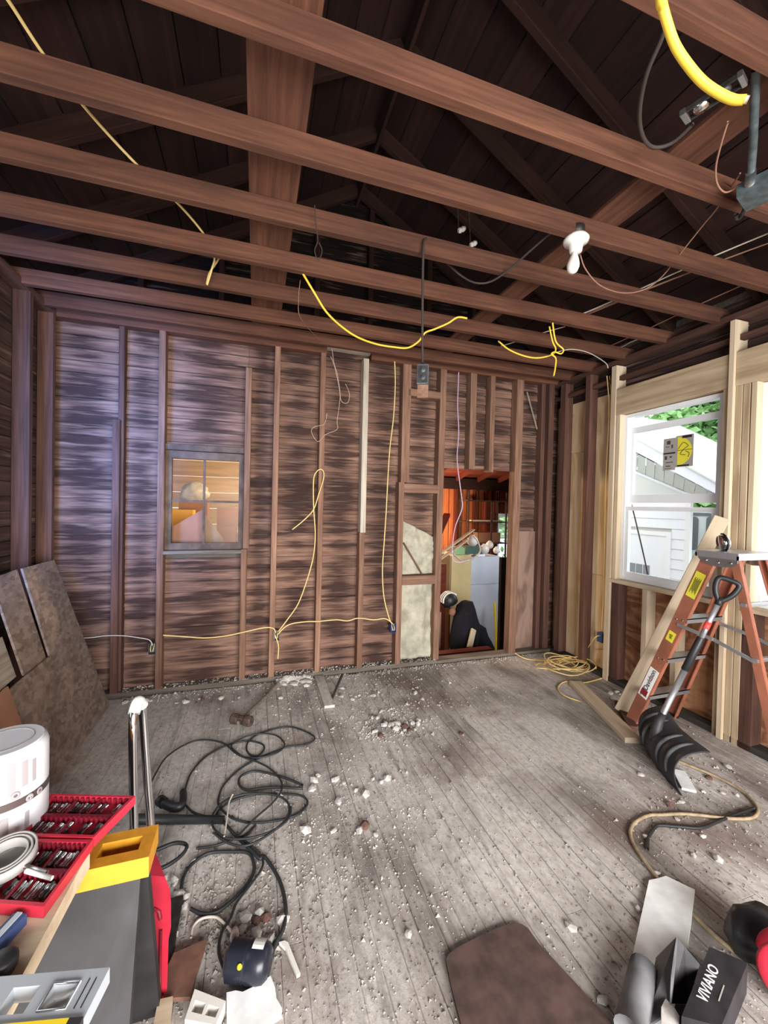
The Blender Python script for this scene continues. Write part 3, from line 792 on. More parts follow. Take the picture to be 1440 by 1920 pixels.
# black figure-like heap of cloth with a helmet, and timber by the doorway
def blob(name, c, rx, ry, rz, mat, seed, amp=.25, sub=3, parent=None):
    import bmesh
    bm = bmesh.new(); bmesh.ops.create_icosphere(bm, subdivisions=sub, radius=1)
    for v in bm.verts:
        d = mnoise.noise(v.co*1.7+Vector((seed*3.1, seed, 0)))*amp+mnoise.noise(v.co*4+Vector((seed, 0, seed)))*amp*.4
        v.co = Vector((v.co.x*rx, v.co.y*ry, v.co.z*rz))*(1+d)
    me = bpy.data.meshes.new(name); bm.to_mesh(me); bm.free(); me.materials.append(MATS[mat])
    for p in me.polygons: p.use_smooth = True
    o = bpy.data.objects.new(name, me); C.objects.link(o); o.location = c
    if parent: adopt(o, parent)
    return o
p = W(872, 1180, Y=4.7)
tag(blob('black_bag', (p.x, 4.7, -.12), .19, .16, .48, 'black_cloth', 2, .2), 'tall black cloth bundle slumped just beyond the doorway', 'bundle')
p = W(890, 1215, Y=4.9)
tag(blob('black_sack', (p.x+.05, 4.95, -.5), .26, .2, .40, 'black_cloth', 5, .25), 'low black sack beside the tall black bundle', 'sack')
p = W(842, 1125, Y=4.8)
t = thing('helmet', (p.x, 4.8, p.z), 'black helmet with pale stripes on top of the dark bundle', 'helmet')
g = G(); M0 = Matrix.Translation(p) @ Matrix.Rotation(-.5, 4, 'Y')
g.lathe([(.105, -.05), (.11, 0), (.10, .05), (.07, .085), (.03, .1), (0, .103)], 18, 0, M0); g.build('shell', 'black_plastic', t)
for s_ in (-.045, 0, .045):
    g = G(); g.tube([M0 @ Vector((math.cos(a)*.108, s_, math.sin(a)*.104)) for a in [math.pi*i/12 for i in range(1, 12)]], .011, 0, 6); g.build('stripe', 'porcelain', t)
p = W(848, 1147, Y=4.8); tag(blob('leather_pouch', p, .05, .05, .06, 'cardboard', 8, .15, 2), 'small tan pouch below the striped helmet', 'pouch')
p0 = W(880, 1215, Y=4.4); p1 = W(888, 1180, Y=4.5)
tag(beam('pale_block', (p0.x, 4.4, p0.z), (p1.x, 4.5, p1.z), .07, .03, 'new_pine', up=(0, 1, 0)), 'short pale board end in front of the black bundle', 'board')
p = W(835, 1190, Y=4.5); tag(slab('dresser', (p.x-.28, 4.75, ZF), (p.x+.06, 5.2, W(830, 1148, Y=4.75).z), 'paper_panel'), 'dark brown chest just inside the doorway', 'chest')
tag(beam('black_door', (W(951, 1215, Y=4.25).x, 4.35, ZF), (W(951, 1045, Y=4.25).x, 4.30, W(951, 1045, Y=4.3).z), .13, .05, 'black_wood', up=(0, 1, 0)), 'black painted board standing at the doorway edge', 'board')
tag(beam('yellow_strip', (W(933, 1170, Y=5.6).x, 5.6, ZF), (W(934, 1132, Y=5.6).x, 5.7, W(934, 1132, Y=5.6).z), .035, .02, 'level_yellow', up=(0, 1, 0)), 'yellow strip standing against the refrigerator', 'strip')
tag(beam('brown_timber', W(822, 1000, Y=6.3), W(838, 965, Y=6.9), .12, .06, 'red_board_wood'), 'dark red timber leaning in the store room corner', 'timber')
tag(slab('dark_cabinet', (2.6, 5.6, ZF), (W(843, 1050, Y=5.6).x-.05, 6.1, W(830, 1058, Y=5.6).z), 'red_board_wood'), 'dark red cabinet left of the cream cupboard', 'cabinet')
p = W(880, 1222, Y=4.15); tag(slab('threshold_timber', (p.x-.45, 4.05, -.16), (p.x+.25, 4.16, -.06), 'red_board_wood'), 'reddish timber lying just past the threshold', 'timber')
slab('trestle', (p.x-.4, 4.06, ZF), (p.x-.3, 4.15, -.16), 'red_board_wood', bpy.data.objects['threshold_timber']); slab('trestle', (p.x+.1, 4.06, ZF), (p.x+.2, 4.15, -.16), 'red_board_wood', bpy.data.objects['threshold_timber'])
# behind the four-pane window: leaning cardboard sheet, cartons, plastic bag
def sheet(name, pix, Y, mat, label, cat, th=.012, lean=0.):
    pts = [W(a, b, Y=Y) for a, b in pix]; zb = min(p.z for p in pts)
    g = G(); n = len(pts)
    f = [(p.x, Y+(p.z-zb)*lean, p.z) for p in pts]; bk = [(p[0], p[1]+th, p[2]) for p in f]
    g.add(f+bk, [tuple(range(n)), tuple(reversed(range(n, 2*n)))]+[(i, (i+1) % n, n+(i+1) % n, n+i) for i in range(n)])
    return tag(g.build(name, mat), label, cat)
t = thing('crate_table', (-.6, 4.6, ZF), 'wooden crate table behind the four-pane window', 'table')
slab('top', (-1.3, 3.9, 1.0), (.3, 5.2, 1.04), 'grey_wood', t)
for q in (-1.25, .22):
    for yy in (3.92, 5.1): slab('leg', (q, yy, ZF), (q+.07, yy+.07, 1.0), 'grey_wood', t)
sheet('cardboard_sheet', [(318, 1032), (384, 1032), (383, 962), (378, 956), (340, 978), (319, 990)], 3.88, 'cardboard', 'brown cardboard sheet pressed against the lower window pane', 'cardboard')
sheet('paper_sheet', [(384, 1032), (425, 1032), (418, 1010), (384, 964)], 4.0, 'grey_cardboard', 'pale grey card leaning behind the lower right pane', 'card')
tag(slab('orange_carton', (-.82, 4.45, 1.04), (-.60, 4.65, 1.50), 'orange_box'), 'orange carton behind the broken lower left pane', 'box')
tag(slab('dark_carton', (-.92, 4.75, 1.04), (-.84, 4.95, 1.45), 'dark_red_plastic'), 'dark red carton beside the orange carton', 'box')
p = W(365, 925, Y=4.8); tag(blob('plastic_bag', (p.x, 4.8, p.z), .15, .12, .12, 'white_film', 4, .25), 'crumpled clear plastic bag behind the upper left pane', 'bag')
tag(slab('bag_carton', (p.x-.14, 4.7, 1.04), (p.x+.14, 4.92, p.z-.09), 'cardboard'), 'carton that carries the plastic bag', 'box')
for n_, (xa, xb, za, zb) in enumerate(((-.42, -.2, 1.04, 1.3), (-.2, .02, 1.04, 1.22), (-.42, -.16, 1.30, 1.52), (-.14, .1, 1.22, 1.5))):
    tag(slab('carton', (xa, 5.0, za), (xb-.01, 5.19, zb), 'cardboard'), ['square carton low behind the lower right pane', 'carton under the tall one behind the pane', 'carton stacked second behind the lower right pane', 'tall carton at the side behind the lower right pane'][n_], 'box', 'cartons behind the old window')

# ================================================================== OUTSIDE
yg = struct('ground_yard', (9, 4, -.95), 'pale yard between the two houses', 'ground')
slab('soil', (XR+.3, -6, -1.1), (26, 18, -.95), 'yard_ground', yg)
GX = 8.0
t = thing('garage', (GX+2, 8, -.95), 'white garage with lap siding, gable roof and side door', 'building')
yc = 5.58
ya, yb = yc, 11.5
dz0, dz1 = W(1180, 1003, X=GX).y, W(1253, 1003, X=GX).y    # door span in y
dy0, dy1, dtop = 6.02, 6.93, 1.09
z = -.95
while z < 1.95:
    if z < dtop+.04:
        for a, b in ((ya, dy0-.09), (dy1+.09, yb)): beam('siding_plank', (GX+.01, a, z+.1), (GX+.01, b, z+.1), .02, .205, 'vinyl_siding', t, up=(.08, 0, 1))
    else: beam('siding_plank', (GX+.01, ya, z+.1), (GX+.01, yb, z+.1), .02, .205, 'vinyl_siding', t, up=(.08, 0, 1))
    z += .2
g = G(); g.prism([(GX+.05, ya+.02), (GX+2.3, 7.75), (GX+2.3, yb), (GX+.05, yb)], -.95, 2.0); g.build('body', 'soffit', t)
slab('corner_post', (GX-.02, yc-.02, -.95), (GX+.05, yc+.08, 2.0), 'white_paint', t)
slab('door_frame', (GX-.02, dy0-.09, -.95), (GX+.03, dy0, dtop+.09), 'white_paint', t); slab('door_frame', (GX-.02, dy1, -.95), (GX+.03, dy1+.09, dtop+.09), 'white_paint', t); slab('door_frame', (GX-.02, dy0, dtop), (GX+.03, dy1, dtop+.09), 'white_paint', t)
dr = slab('door', (GX+.0, dy0, -.93), (GX+.04, dy1, dtop), 'vinyl_siding', t)
for i in range(3):
    for j in range(2):
        yy = dy0+.36+i*.17; zz = -.12+j*.3; slab('pane', (GX-.01, yy, zz), (GX+.0, yy+.14, zz+.26), 'dark_glass', dr)
# rake of the gable that faces this house: fascia board, panelled soffit and rake trim
GO = GX-.6
fa0, fa1 = W(1180, 815, X=GO), W(1350, 908, X=GO); fb0, fb1 = W(1180, 843, X=GO), W(1350, 932, X=GO)
wa0, wa1 = W(1180, 878, X=GX), W(1285, 922, X=GX)
def lp(a, b, q): return a+(b-a)*q
def quad(name, pts, mat, parent, off):
    g = G(); off = Vector(off); g.add([tuple(p) for p in pts]+[tuple(p+off) for p in pts], [(0, 1, 2, 3), (7, 6, 5, 4), (0, 4, 5, 1), (1, 5, 6, 2), (2, 6, 7, 3), (3, 7, 4, 0)])
    return g.build(name, mat, parent)
quad('fascia', [lp(fb0, fb1, -.6), lp(fb0, fb1, 1.3), lp(fa0, fa1, 1.3), lp(fa0, fa1, -.6)], 'vinyl_siding', t, (.05, 0, 0))
up_ = Vector((0, 0, .04))
quad('roof_edge', [lp(fa0, fa1, -.6)+Vector((-.04, 0, 0)), lp(fa0, fa1, 1.32)+Vector((-.04, 0, 0)), lp(fa0, fa1, 1.32)+Vector((-.04, 0, .03)), lp(fa0, fa1, -.6)+Vector((-.04, 0, .03))], 'soffit', t, (2.6, 0, 0))
for i in range(-5, 14):
    q0, q1 = i/9+.001, (i+1)/9-.005
    quad('soffit_panel', [lp(fb0, fb1, q0), lp(fb0, fb1, q1), lp(wa0, wa1, q1*1.45), lp(wa0, wa1, q0*1.45)], 'soffit', t, (0, 0, .02))
quad('rake_trim', [lp(wa0, wa1, -.6)+Vector((-.03, 0, -.05)), lp(wa0, wa1, 1.1)+Vector((-.03, 0, -.05)), lp(wa0, wa1, 1.1)+Vector((-.03, 0, 0)), lp(wa0, wa1, -.6)+Vector((-.03, 0, 0))], 'white_paint', t, (.05, 0, 0))
quad('gable_wall', [Vector((GX, yc, 1.9)), Vector((GX, lp(wa0, wa1, -.6).y, 1.9)), Vector((GX, lp(wa0, wa1, -.6).y, lp(wa0, wa1, -.6).z)), Vector((GX, yc, wa1.z-.1))], 'soffit', t, (.05, 0, 0))
cable('service_wire', [W(1172, 900, X=6.4), W(1195, 990, X=6.4), W(1218, 1100, X=6.4), W(1222, 1200, X=6.4)], .012, 'dark_cable', 'thin dark wire hanging outside the window', 'wire')
# the white camper parked beyond
VX = 10.6
t = thing('camper_van', (VX, 4.5, -.95), 'white camper parked outside beyond the garage corner', 'camper')
y1v = W(1290, 980, X=VX).y+.4; y0v = W(1440, 980, X=VX).y-2.5
ztop = W(1330, 958, X=VX).z
g = G(); g.box((VX, y0v, -.45), (VX+2.2, y1v, ztop)); g.build('body', 'van_white', t)
slab('trim_band', (VX-.015, y0v, ztop-.13), (VX, y1v, ztop-.05), 'dark_glass', t)
def rr(y0, y1, z0, z1, r):
    out = []
    for cy, cz, a0 in ((y1-r, z1-r, 0), (y0+r, z1-r, 90), (y0+r, z0+r, 180), (y1-r, z0+r, 270)):
        for i in range(5): a = math.radians(a0+i*22.5); out.append((cy+r*math.cos(a), cz+r*math.sin(a)))
    return out
for a, b in ((1282, 1308), (1326, 1352), (1372, 1398), (1422, 1448)):
    pa, pb = W(a, 968, X=VX), W(b, 1032, X=VX)
    g = G(); pts = rr(pb.y, pa.y, pb.z, pa.z, .09); m_ = len(pts)
    g.add([(VX-.03, *p) for p in pts]+[(VX, *p) for p in pts], [tuple(range(m_)), tuple(reversed(range(m_, 2*m_)))]+[(i, (i+1) % m_, m_+(i+1) % m_, m_+i) for i in range(m_)])
    wv = g.build('window', 'dark_glass', t)
for yy in (y0v+.8, y1v-.9):
    g = G(); g.lathe([(.0, -.1), (.3, -.1), (.33, -.06), (.33, .06), (.3, .1), (.0, .1)], 18, 0, Matrix.Translation((VX+.12, yy, -.62)) @ Matrix.Rotation(math.pi/2, 4, 'Y')); g.build('wheel', 'black_plastic', t)
slab('bumper', (VX-.05, y0v-.05, -.62), (VX+2.2, y0v, -.4), 'dark_glass', t)
# trees
def tree(c, r, hgt, n, label, seed, clear):
    rr_ = random.Random(seed)
    t = thing('tree', (c[0], c[1], -.95), label, 'tree', 'trees beyond the garage')
    g = G(); g.tube([(c[0], c[1], -.95), (c[0]+.1, c[1], hgt*.4), (c[0]-.1, c[1]+.1, hgt*.75)], [.2, .15, .08], 0, 8); g.build('trunk', 'bark', t)
    g = G()
    cl = [(Vector((rr_.gauss(0, r*.5), rr_.gauss(0, r*.5), rr_.gauss(0, r*.45)))) for _ in range(34)]
    for _ in range(n):
        k = rr_.choice(cl); p = Vector(c)+Vector((0, 0, hgt))+k+Vector((rr_.gauss(0, .3), rr_.gauss(0, .3), rr_.gauss(0, .25)))
        if p.x < clear: continue
        a = Vector((rr_.uniform(-1, 1), rr_.uniform(-1, 1), rr_.uniform(-.6, .6))).normalized()*rr_.uniform(.09, .19); b = a.cross(Vector((rr_.uniform(-1, 1), rr_.uniform(-1, 1), rr_.uniform(-1, 1)))).normalized()*a.length*.55
        g.add([p-a, p+b, p+a, p-b], [(0, 1, 2, 3)])
    o = g.build('foliage', 'leaf', t); o['kind'] = 'stuff'
tree((14.2, 9.5, 0), 2.7, 4.0, 17000, 'leafy tree over the garage roof seen through the sash window', 3, 10.5)
tree((15, 13.4, 0), 2.2, 5.4, 7000, 'lighter leafy tree behind the garage roof peak', 5, 10)
tree((8.6, 11.6, 0), 1.3, 1.4, 2600, 'bright leafy tree outside the store room window', 12, 6)
tree((16, 6.0, 0), 2.0, 5.0, 4200, 'dense green tree behind the camper', 9, 12)

# ================================================================== LUMBER AND FITTINGS OVERHEAD
tag(beam('wide_plank', (.058, -1.9, EAVE+.012), (.058, 3.60, EAVE+.012), .222, .022, 'joist_wood'), 'widest reddish plank laid across the top of the joists', 'plank')
tag(beam('wide_plank', (1.685, -1.9, EAVE+.012), (1.685, 3.60, EAVE+.012), .17, .022, 'joist_wood'), 'narrower reddish plank laid over the joists toward the windows', 'plank')
ZT = EAVE+.012
# yellow cable across the joists on the left
pts = [W(-30, -60, Z=ZT), W(15, 0, Z=ZT), W(85, 107, Z=ZT), W(158, 200, Z=ZT), W(215, 265, Z=ZT), W(270, 322, Z=ZT), W(337, 385, Z=ZT), W(385, 443, Z=ZT)]
q = W(402, 480, Z=ZT); yq = q.y+.04
pts += [q, W(397, 505, Y=yq), W(388, 534, Y=yq), W(393, 512, Y=yq+.01), W(409, 487, Y=yq+.02), W(412, 478, Y=yq+.03)]
cable('house_cable', pts, .006, 'pale_yellow_cable', 'pale yellow cable running over the joists above the dark corner', group='yellow house wiring')
# yellow loop under the joists in the middle
Y0 = 2.47
ring = [(560, 500, Y0+.02), (572, 520, Y0), (590, 550, Y0), (612, 585, Y0+.06), (640, 612, Y0+.15), (670, 632, Y0+.2), (705, 645, Y0+.25), (740, 651, Y0+.28), (765, 652, Y0+.28), (785, 640, Y0+.24), (797, 624, Y0+.2), (815, 617, Y0+.2), (840, 606, Y0+.16), (858, 595, Y0+.12), (876, 597, Y0+.1)]
cable('house_cable', [W(a, b, Y=c) for a, b, c in ring], .007, 'yellow_cable', 'bright yellow cable drooping below the middle joists', group='yellow house wiring')
kn = [(935, 640, 2.55), (955, 656, 2.6), (985, 668, 2.6), (1010, 671, 2.58), (1035, 665, 2.55), (1042, 655, 2.53), (1036, 640, 2.52), (1030, 612, 2.5)]
cable('house_cable', [W(a, b, Y=c) for a, b, c in kn], .006, 'yellow_cable', 'yellow cable drooping to the knot near the right wall', group='yellow house wiring')
kn = [(1036, 605, 2.47), (1042, 640, 2.5), (1056, 655, 2.5), (1052, 663, 2.5), (1040, 660, 2.5), (1034, 664, 2.5), (1042, 672, 2.5), (1041, 690, 2.5), (1038, 705, 2.5)]
cable('house_cable', [W(a, b, Y=c) for a, b, c in kn], .006, 'yellow_cable', 'knotted yellow cable end hanging near the right wall', group='yellow house wiring')
cable('house_cable', [W(a, b, Y=c) for a, b, c in ((1045, 660, 2.5), (1072, 655, 2.6), (1105, 662, 2.75), (1135, 680, 2.9), (1140, 690, 2.93))], .004, 'white_cable', 'pale thin cable from the yellow knot to the corner')
# pale cables over the joists on the right
for n_, (a, b) in enumerate((((1085, 592), (1470, 445)), ((1093, 588), (1470, 425)), ((1100, 590), (1290, 512)), ((920, 655), (1060, 612)), ((1130, 655), (1470, 500)), ((1155, 655), (1200, 635)))):
    p0 = W(*a, Z=ZT); p1 = W(*b, Z=ZT); m = (p0+p1)/2
    cable('loose_wire', [p0, p0.lerp(p1, .33)+Vector((.01, 0, .004)), p0.lerp(p1, .66)-Vector((.012, 0, 0)), p1], .0042, 'white_cable' if n_ % 2 else 'brown_wire', ['long tan wire lying over the joists on the right', 'long pale wire beside the tan one on the joists', 'short tan wire over the joists near the bulb', 'short pale wire above the yellow knot', 'outermost tan wire over the joists by the right wall', 'shortest pale wire end over the joists'][n_], 'wire', 'wires over the joists')
# bulb in a porcelain holder
t = thing('ceiling_bulb', W(1080, 452, Z=ZJ), 'bare white bulb in a porcelain holder under a joist', 'light fixture')
p = W(1080, 455, Z=ZJ-.02); 
g = G(); g.lathe([(.03, .055), (.03, .03), (.028, .03)], 12, 0, Matrix.Translation(p)); g.lathe([(0, .03), (.05, .03), (.062, .012), (.058, 0), (.034, -.012), (.03, -.045), (.026, -.05), (0, -.05)], 22, 0, Matrix.Translation(p)); g.build('lamp_holder', 'porcelain', t)
g = G(); g.lathe([(.013, -.045), (.014, -.06), (.024, -.085), (.03, -.11), (.03, -.125), (.024, -.145), (.012, -.155), (0, -.157)], 18, 0, Matrix.Translation(p+Vector((0, 0, -.002))) @ Matrix.Rotation(.12, 4, 'Y')); g.build('bulb', 'porcelain', t)
g = G(); g.lathe([(0, .034), (.007, .034), (.007, .029), (0, .029)], 8, 0, Matrix.Translation(p+Vector((.03, -.01, -.028)))); g.build('screw', 'dark_steel', t)
g = G(); g.lathe([(0, .075), (.04, .075), (.04, .032), (0, .032)], 14, 0, Matrix.Translation(p)); g.build('ceiling_box', 'dark_steel', t)
yb_ = p.y
wr_ = [(1088, 478, yb_), (1098, 505, yb_+.05), (1125, 535, yb_+.12), (1165, 549, yb_+.2), (1205, 544, yb_+.2), (1240, 520, yb_+.12), (1280, 470, yb_-.05), (1320, 420, yb_-.2), (1345, 390, yb_-.3), (1388, 325, yb_-.5)]
cable('loose_wire', [W(a, b, Y=c) for a, b, c in wr_], .0035, 'brown_wire', 'thin brown wire sagging from the bulb to the grey box', 'wire')
wr_ = [(835, 490, 2.2), (862, 515, 2.2), (890, 530, 2.15), (920, 528, 2.1), (955, 505, 2.0), (1000, 465, 1.85), (1040, 432, 1.72), (1062, 428, 1.68)]
cable('old_cable', [W(a, b, Y=c) for a, b, c in wr_], .006, 'dark_cable', 'dark old cable looping under the joists toward the bulb', 'cable')
# hanging outlet box
yo = 2.05
cable('old_cable', [W(800, 447, Y=yo), W(795, 455, Y=yo-.03), W(793, 500, Y=yo-.03), W(792, 600, Y=yo-.03), W(792, 682, Y=yo-.03)], .007, 'dark_cable', 'dark cable hanging straight down to an outlet box', 'cable')
p = W(793, 702, Y=yo-.03)
t = thing('hanging_outlet', p, 'grey metal outlet box dangling on a dark cable', 'outlet')
Mo = Matrix.Translation(p) @ Matrix.Rotation(math.radians(-28), 4, 'Z')
g = G(); g.box((-.03, -.012, -.055), (.03, .028, .05), 0, Mo); g.build('box', 'box_grey', t)
g = G(); g.box((-.026, -.016, -.048), (.026, -.012, .044), 0, Mo); pl = g.build('cover', 'dark_steel', t)
for s_ in (.018, -.022):
    g = G()
    g.lathe([(0, 0), (.015, 0), (.015, .004), (0, .004)], 12, 0, Mo @ Matrix.Translation((0, -.016, s_)) @ Matrix.Rotation(math.pi/2, 4, 'X')); f = g.build('receptacle', 'box_grey', t)
    g = G(); g.box((-.007, -.0215, s_-.004), (-.005, -.0202, s_+.006), 0, Mo); g.box((.005, -.0215, s_-.004), (.007, -.0202, s_+.006), 0, Mo); g.build('slot', 'ink', f)
g = G(); g.box((-.028, 0, -.125), (.03, .022, -.055), 0, Mo); g.build('wood_block', 'stud_wood', t)
# strings and cobweb-like wires on the wall
st = [(612, 636), (622, 655), (626, 680), (632, 700), (637, 730), (640, 752), (652, 755), (655, 738), (648, 720)]
cable('loose_string', [W(a, b, Y=D-.02) for a, b in st], .0022, 'string', 'pale tangled string hanging from the top plate', 'string', 'strings on the back wall')
st = [(620, 668), (628, 690), (637, 735), (636, 760), (632, 790), (632, 805), (610, 815), (596, 828), (584, 810), (590, 800), (608, 795), (613, 775)]
cable('loose_string', [W(a, b, Y=D-.015) for a, b in st], .0022, 'string', 'longer pale string curling at the middle stud', 'string', 'strings on the back wall')
st = [(563, 525), (560, 560), (563, 595), (590, 628), (612, 648)]
cable('loose_string', [W(a, b, Y=c) for (a, b), c in zip(st, (2.6, 2.65, 2.7, 3.2, D-.02))], .002, 'brown_wire', 'fine brown string falling from the joists to the plate', 'string', 'strings on the back wall')
st = [(590, 385), (592, 420), (596, 450), (590, 470), (597, 488), (604, 470), (598, 455)]
cable('loose_string', [W(a, b, Y=2.0) for a, b in st], .0025, 'dark_cable', 'dusty cobweb strand dangling between joists', 'string')
# fittings at the upper right, close to the camera
c1 = [(1236, -40), (1240, 0), (1250, 40), (1266, 85), (1290, 122), (1318, 154), (1350, 176), (1376, 187), (1397, 187)]
t = thing('yellow_cable_end', W(1300, 120, d=.75), 'thick yellow cable end dangling close overhead', 'cable')
g = G(); up_pts = [W(a, b, d=.72) for a, b in c1]; e_ = (up_pts[0]-up_pts[1]).normalized(); up_pts = [up_pts[0]+Vector((-.02, .1, 1.0)), up_pts[0]+e_*.12+Vector((0, .01, .12))]+up_pts
g.tube(smooth(up_pts, 6), .0046, 0, 10); g.build('sheath', 'yellow_cable', t)
p = up_pts[-1]; d_ = (up_pts[-1]-up_pts[-2]).normalized()
g = G(); g.tube([p-d_*.002, p+d_*.003], .0034, 0, 8); g.build('core', 'white_cable', t)
t = thing('strap_hanger', W(1340, 180, Z=ZJ), 'shiny metal box hanger bar nailed under the near joist', 'bracket')
a = W(1285, 218, Z=ZJ-.01); b = W(1392, 148, Z=ZJ-.01); dv = (b-a).normalized(); sd = Vector((-dv.y, dv.x, 0))
for s_ in (-.022, .022):
    beam('rail', a+sd*s_, b+sd*s_, .006, .016, 'dark_steel', t)
beam('end_clip', a-sd*.026, a+sd*.026, .018, .02, 'steel', t); beam('end_clip', b-sd*.026, b+sd*.026, .014, .02, 'steel', t)
m = a.lerp(b, .3); g = G(); g.lathe([(0, .01), (.022, .01), (.024, 0), (.02, -.012), (0, -.014)], 14, 0, Matrix.Translation(m)); g.build('knockout', 'chrome', t)
m = a.lerp(b, .68); g = G(); g.lathe([(0, .01), (.02, .01), (.022, 0), (.018, -.01), (0, -.012)], 14, 0, Matrix.Translation(m)); g.build('knockout', 'dark_steel', t)
oc = [(1262, -20, ZJ+.02), (1245, 60, ZJ), (1212, 140, ZJ-.02), (1199, 210, ZJ-.02), (1205, 255, ZJ-.02), (1225, 276, ZJ-.015), (1260, 268, ZJ-.01), (1300, 232, ZJ)]
cable('old_cable', [W(x_, y_, Z=z_) for x_, y_, z_ in oc], .007, 'dark_cable', 'dark stiff cable curling beside the box hanger', 'cable')
oc = [(1365, 228, ZJ-.02), (1352, 270, ZJ-.03), (1342, 315, ZJ-.03), (1345, 345, ZJ-.03), (1358, 360, ZJ-.03), (1372, 357, ZJ-.02), (1384, 348, ZJ-.02)]
cable('loose_wire', [W(x_, y_, Z=z_) for x_, y_, z_ in oc], .0035, 'brown_wire', 'short brown wire hook beside the conduit', 'wire')
t = thing('conduit_box', W(1420, 360, Z=ZJ-.03), 'grey junction box on a conduit at the upper right', 'junction box')
p = W(1425, 358, Z=ZJ-.05); g = G(); g.box((-.06, -.06, -.02), (.07, .06, .035), 0, Matrix.Translation(p) @ Matrix.Rotation(.3, 4, 'Z')); g.build('box', 'box_grey', t)
g = G(); g.tube([W(1408, 332, Z=ZJ-.03), W(1412, 270, Z=ZJ-.01), W(1415, 190, Z=ZJ+.02), W(1418, 130, Z=ZJ+.06)], .013, 0, 10); g.build('conduit', 'box_grey', t)
g = G(); g.tube([W(1406, 345, Z=ZJ-.035), W(1408, 322, Z=ZJ-.03)], .017, 0, 10); g.build('connector', 'steel', t)
g = G(); g.tube(smooth([W(1398, 385, Z=ZJ-.04), W(1390, 405, Z=ZJ-.045), W(1382, 410, Z=ZJ-.045), W(1380, 402, Z=ZJ-.04)], 4), .008, 0, 8); g.build('clamp', 'dark_steel', t)
for n_, (px, py) in enumerate(((860, 433), (882, 460))):
    p = W(px, py, Z=EAVE+.1); g = G(); g.lathe([(0, 0), (.012, .0), (.016, .012), (.009, .02), (.016, .028), (.012, .045), (0, .045)], 12)
    tag(g.build('porcelain_insulator', 'porcelain', M=Matrix.Translation(p) @ Matrix.Rotation(1.0, 4, 'Y')), ['upper white porcelain knob on a rafter', 'lower white porcelain knob on a rafter'][n_], 'insulator', 'knob insulators')
    beam('nail_pin', p, p+Vector((.0, .03, .22)), .006, .006, 'rusty_iron', bpy.data.objects['porcelain_insulator' if n_ == 0 else 'porcelain_insulator.001'])

# ================================================================== WIRING ON THE BACK WALL
YW = D-.014
def wall_cable(pix, label, r=.0055, mat='pale_yellow_cable', Y=YW, **kw):
    return cable('wall_cable', [W(a, b, Y=Y) for a, b in pix], r, mat, label, 'cable', kw.get('group', 'wall wiring'))
def outlet(px, py, mat, label, Y=D-.01):
    p = W(px, py, Y=Y); t = thing('outlet_box', p, label, 'outlet box', 'outlet boxes on studs')
    g = G(); a, b, c = .027, .05, .045
    g.box((-a, 0, -c), (a, .003, c)); g.box((-a, 0, -c), (-a+.003, b, c)); g.box((a-.003, 0, -c), (a, b, c)); g.box((-a, 0, -c), (a, b, -c+.003)); g.box((-a, 0, c-.003), (a, b, c))
    gg = G(); gg.add([(x_, .05-y_, z_) for x_, y_, z_ in g.v], g.f); gg.build('box', mat, t, loc=p)
    for s_ in (-.012, .01):
        g = G(); g.tube(smooth([p+Vector((s_, .04, .03)), p+Vector((s_*1.1, .005, .005)), p+Vector((s_*.6, -.008, -.02))], 4), .004, 0, 6); g.build('wire_end', 'pale_yellow_cable', t)
    return t
wall_cable([(148, 1197), (175, 1195), (200, 1192), (230, 1192), (262, 1196), (280, 1200), (286, 1210)], 'thin pale cable from the leaning panel to the first outlet box', .004, 'white_cable')
wall_cable([(306, 1191), (350, 1194), (385, 1196), (425, 1192), (462, 1184), (495, 1177), (512, 1178), (517, 1186)], 'yellow cable running under the old window to the second box')
wall_cable([(548, 993), (570, 975), (588, 955), (598, 925), (606, 900), (607, 886), (602, 880), (594, 884), (588, 900), (588, 950), (591, 1000), (588, 1040), (578, 1080), (560, 1130), (540, 1160), (522, 1184)], 'yellow cable looped over the middle stud and back', Y=D-.02)
wall_cable([(520, 1190), (540, 1172), (570, 1166), (598, 1165), (630, 1162), (652, 1164), (672, 1159), (700, 1162), (722, 1160), (735, 1168)], 'yellow cable between the second and third outlet boxes')
wall_cable([(740, 678), (741, 720), (738, 780), (731, 840), (727, 900), (724, 960), (720, 1020), (717, 1070), (720, 1120), (730, 1160), (736, 1170)], 'yellow cable falling from the plate to the blue box')
wall_cable([(515, 1190), (522, 1210), (521, 1235)], 'short yellow cable tail under the second outlet box')
wall_cable([(860, 698), (858, 760), (860, 810), (857, 860), (862, 905), (866, 935), (866, 955), (853, 990), (848, 1030), (850, 1050), (862, 1054), (880, 1050)], 'lilac cable hanging in front of the doorway', .005, 'lilac_cable', Y=D+.02)
cable('white_flex', [W(a, b, Y=5.7) for a, b in ((845, 1020), (852, 1040), (868, 1052), (885, 1048), (900, 1035), (897, 1018), (888, 1005))], .012, 'white_cable', 'white cord draped over the cream cupboard', 'cord')
outlet(285, 1217, 'box_grey', 'grey outlet box on the stud left of the window'); outlet(518, 1192, 'box_grey', 'grey outlet box with yellow tails on the middle studs'); outlet(738, 1178, 'box_blue', 'blue outlet box low on the wall near the doorway')
tag(beam('thin_strip', W(988, 735, Y=D+.04), W(1007, 805, Y=D+.06), .012, .008, 'pale_stud_wood'), 'thin pale strip hanging from the plate near the corner', 'strip')
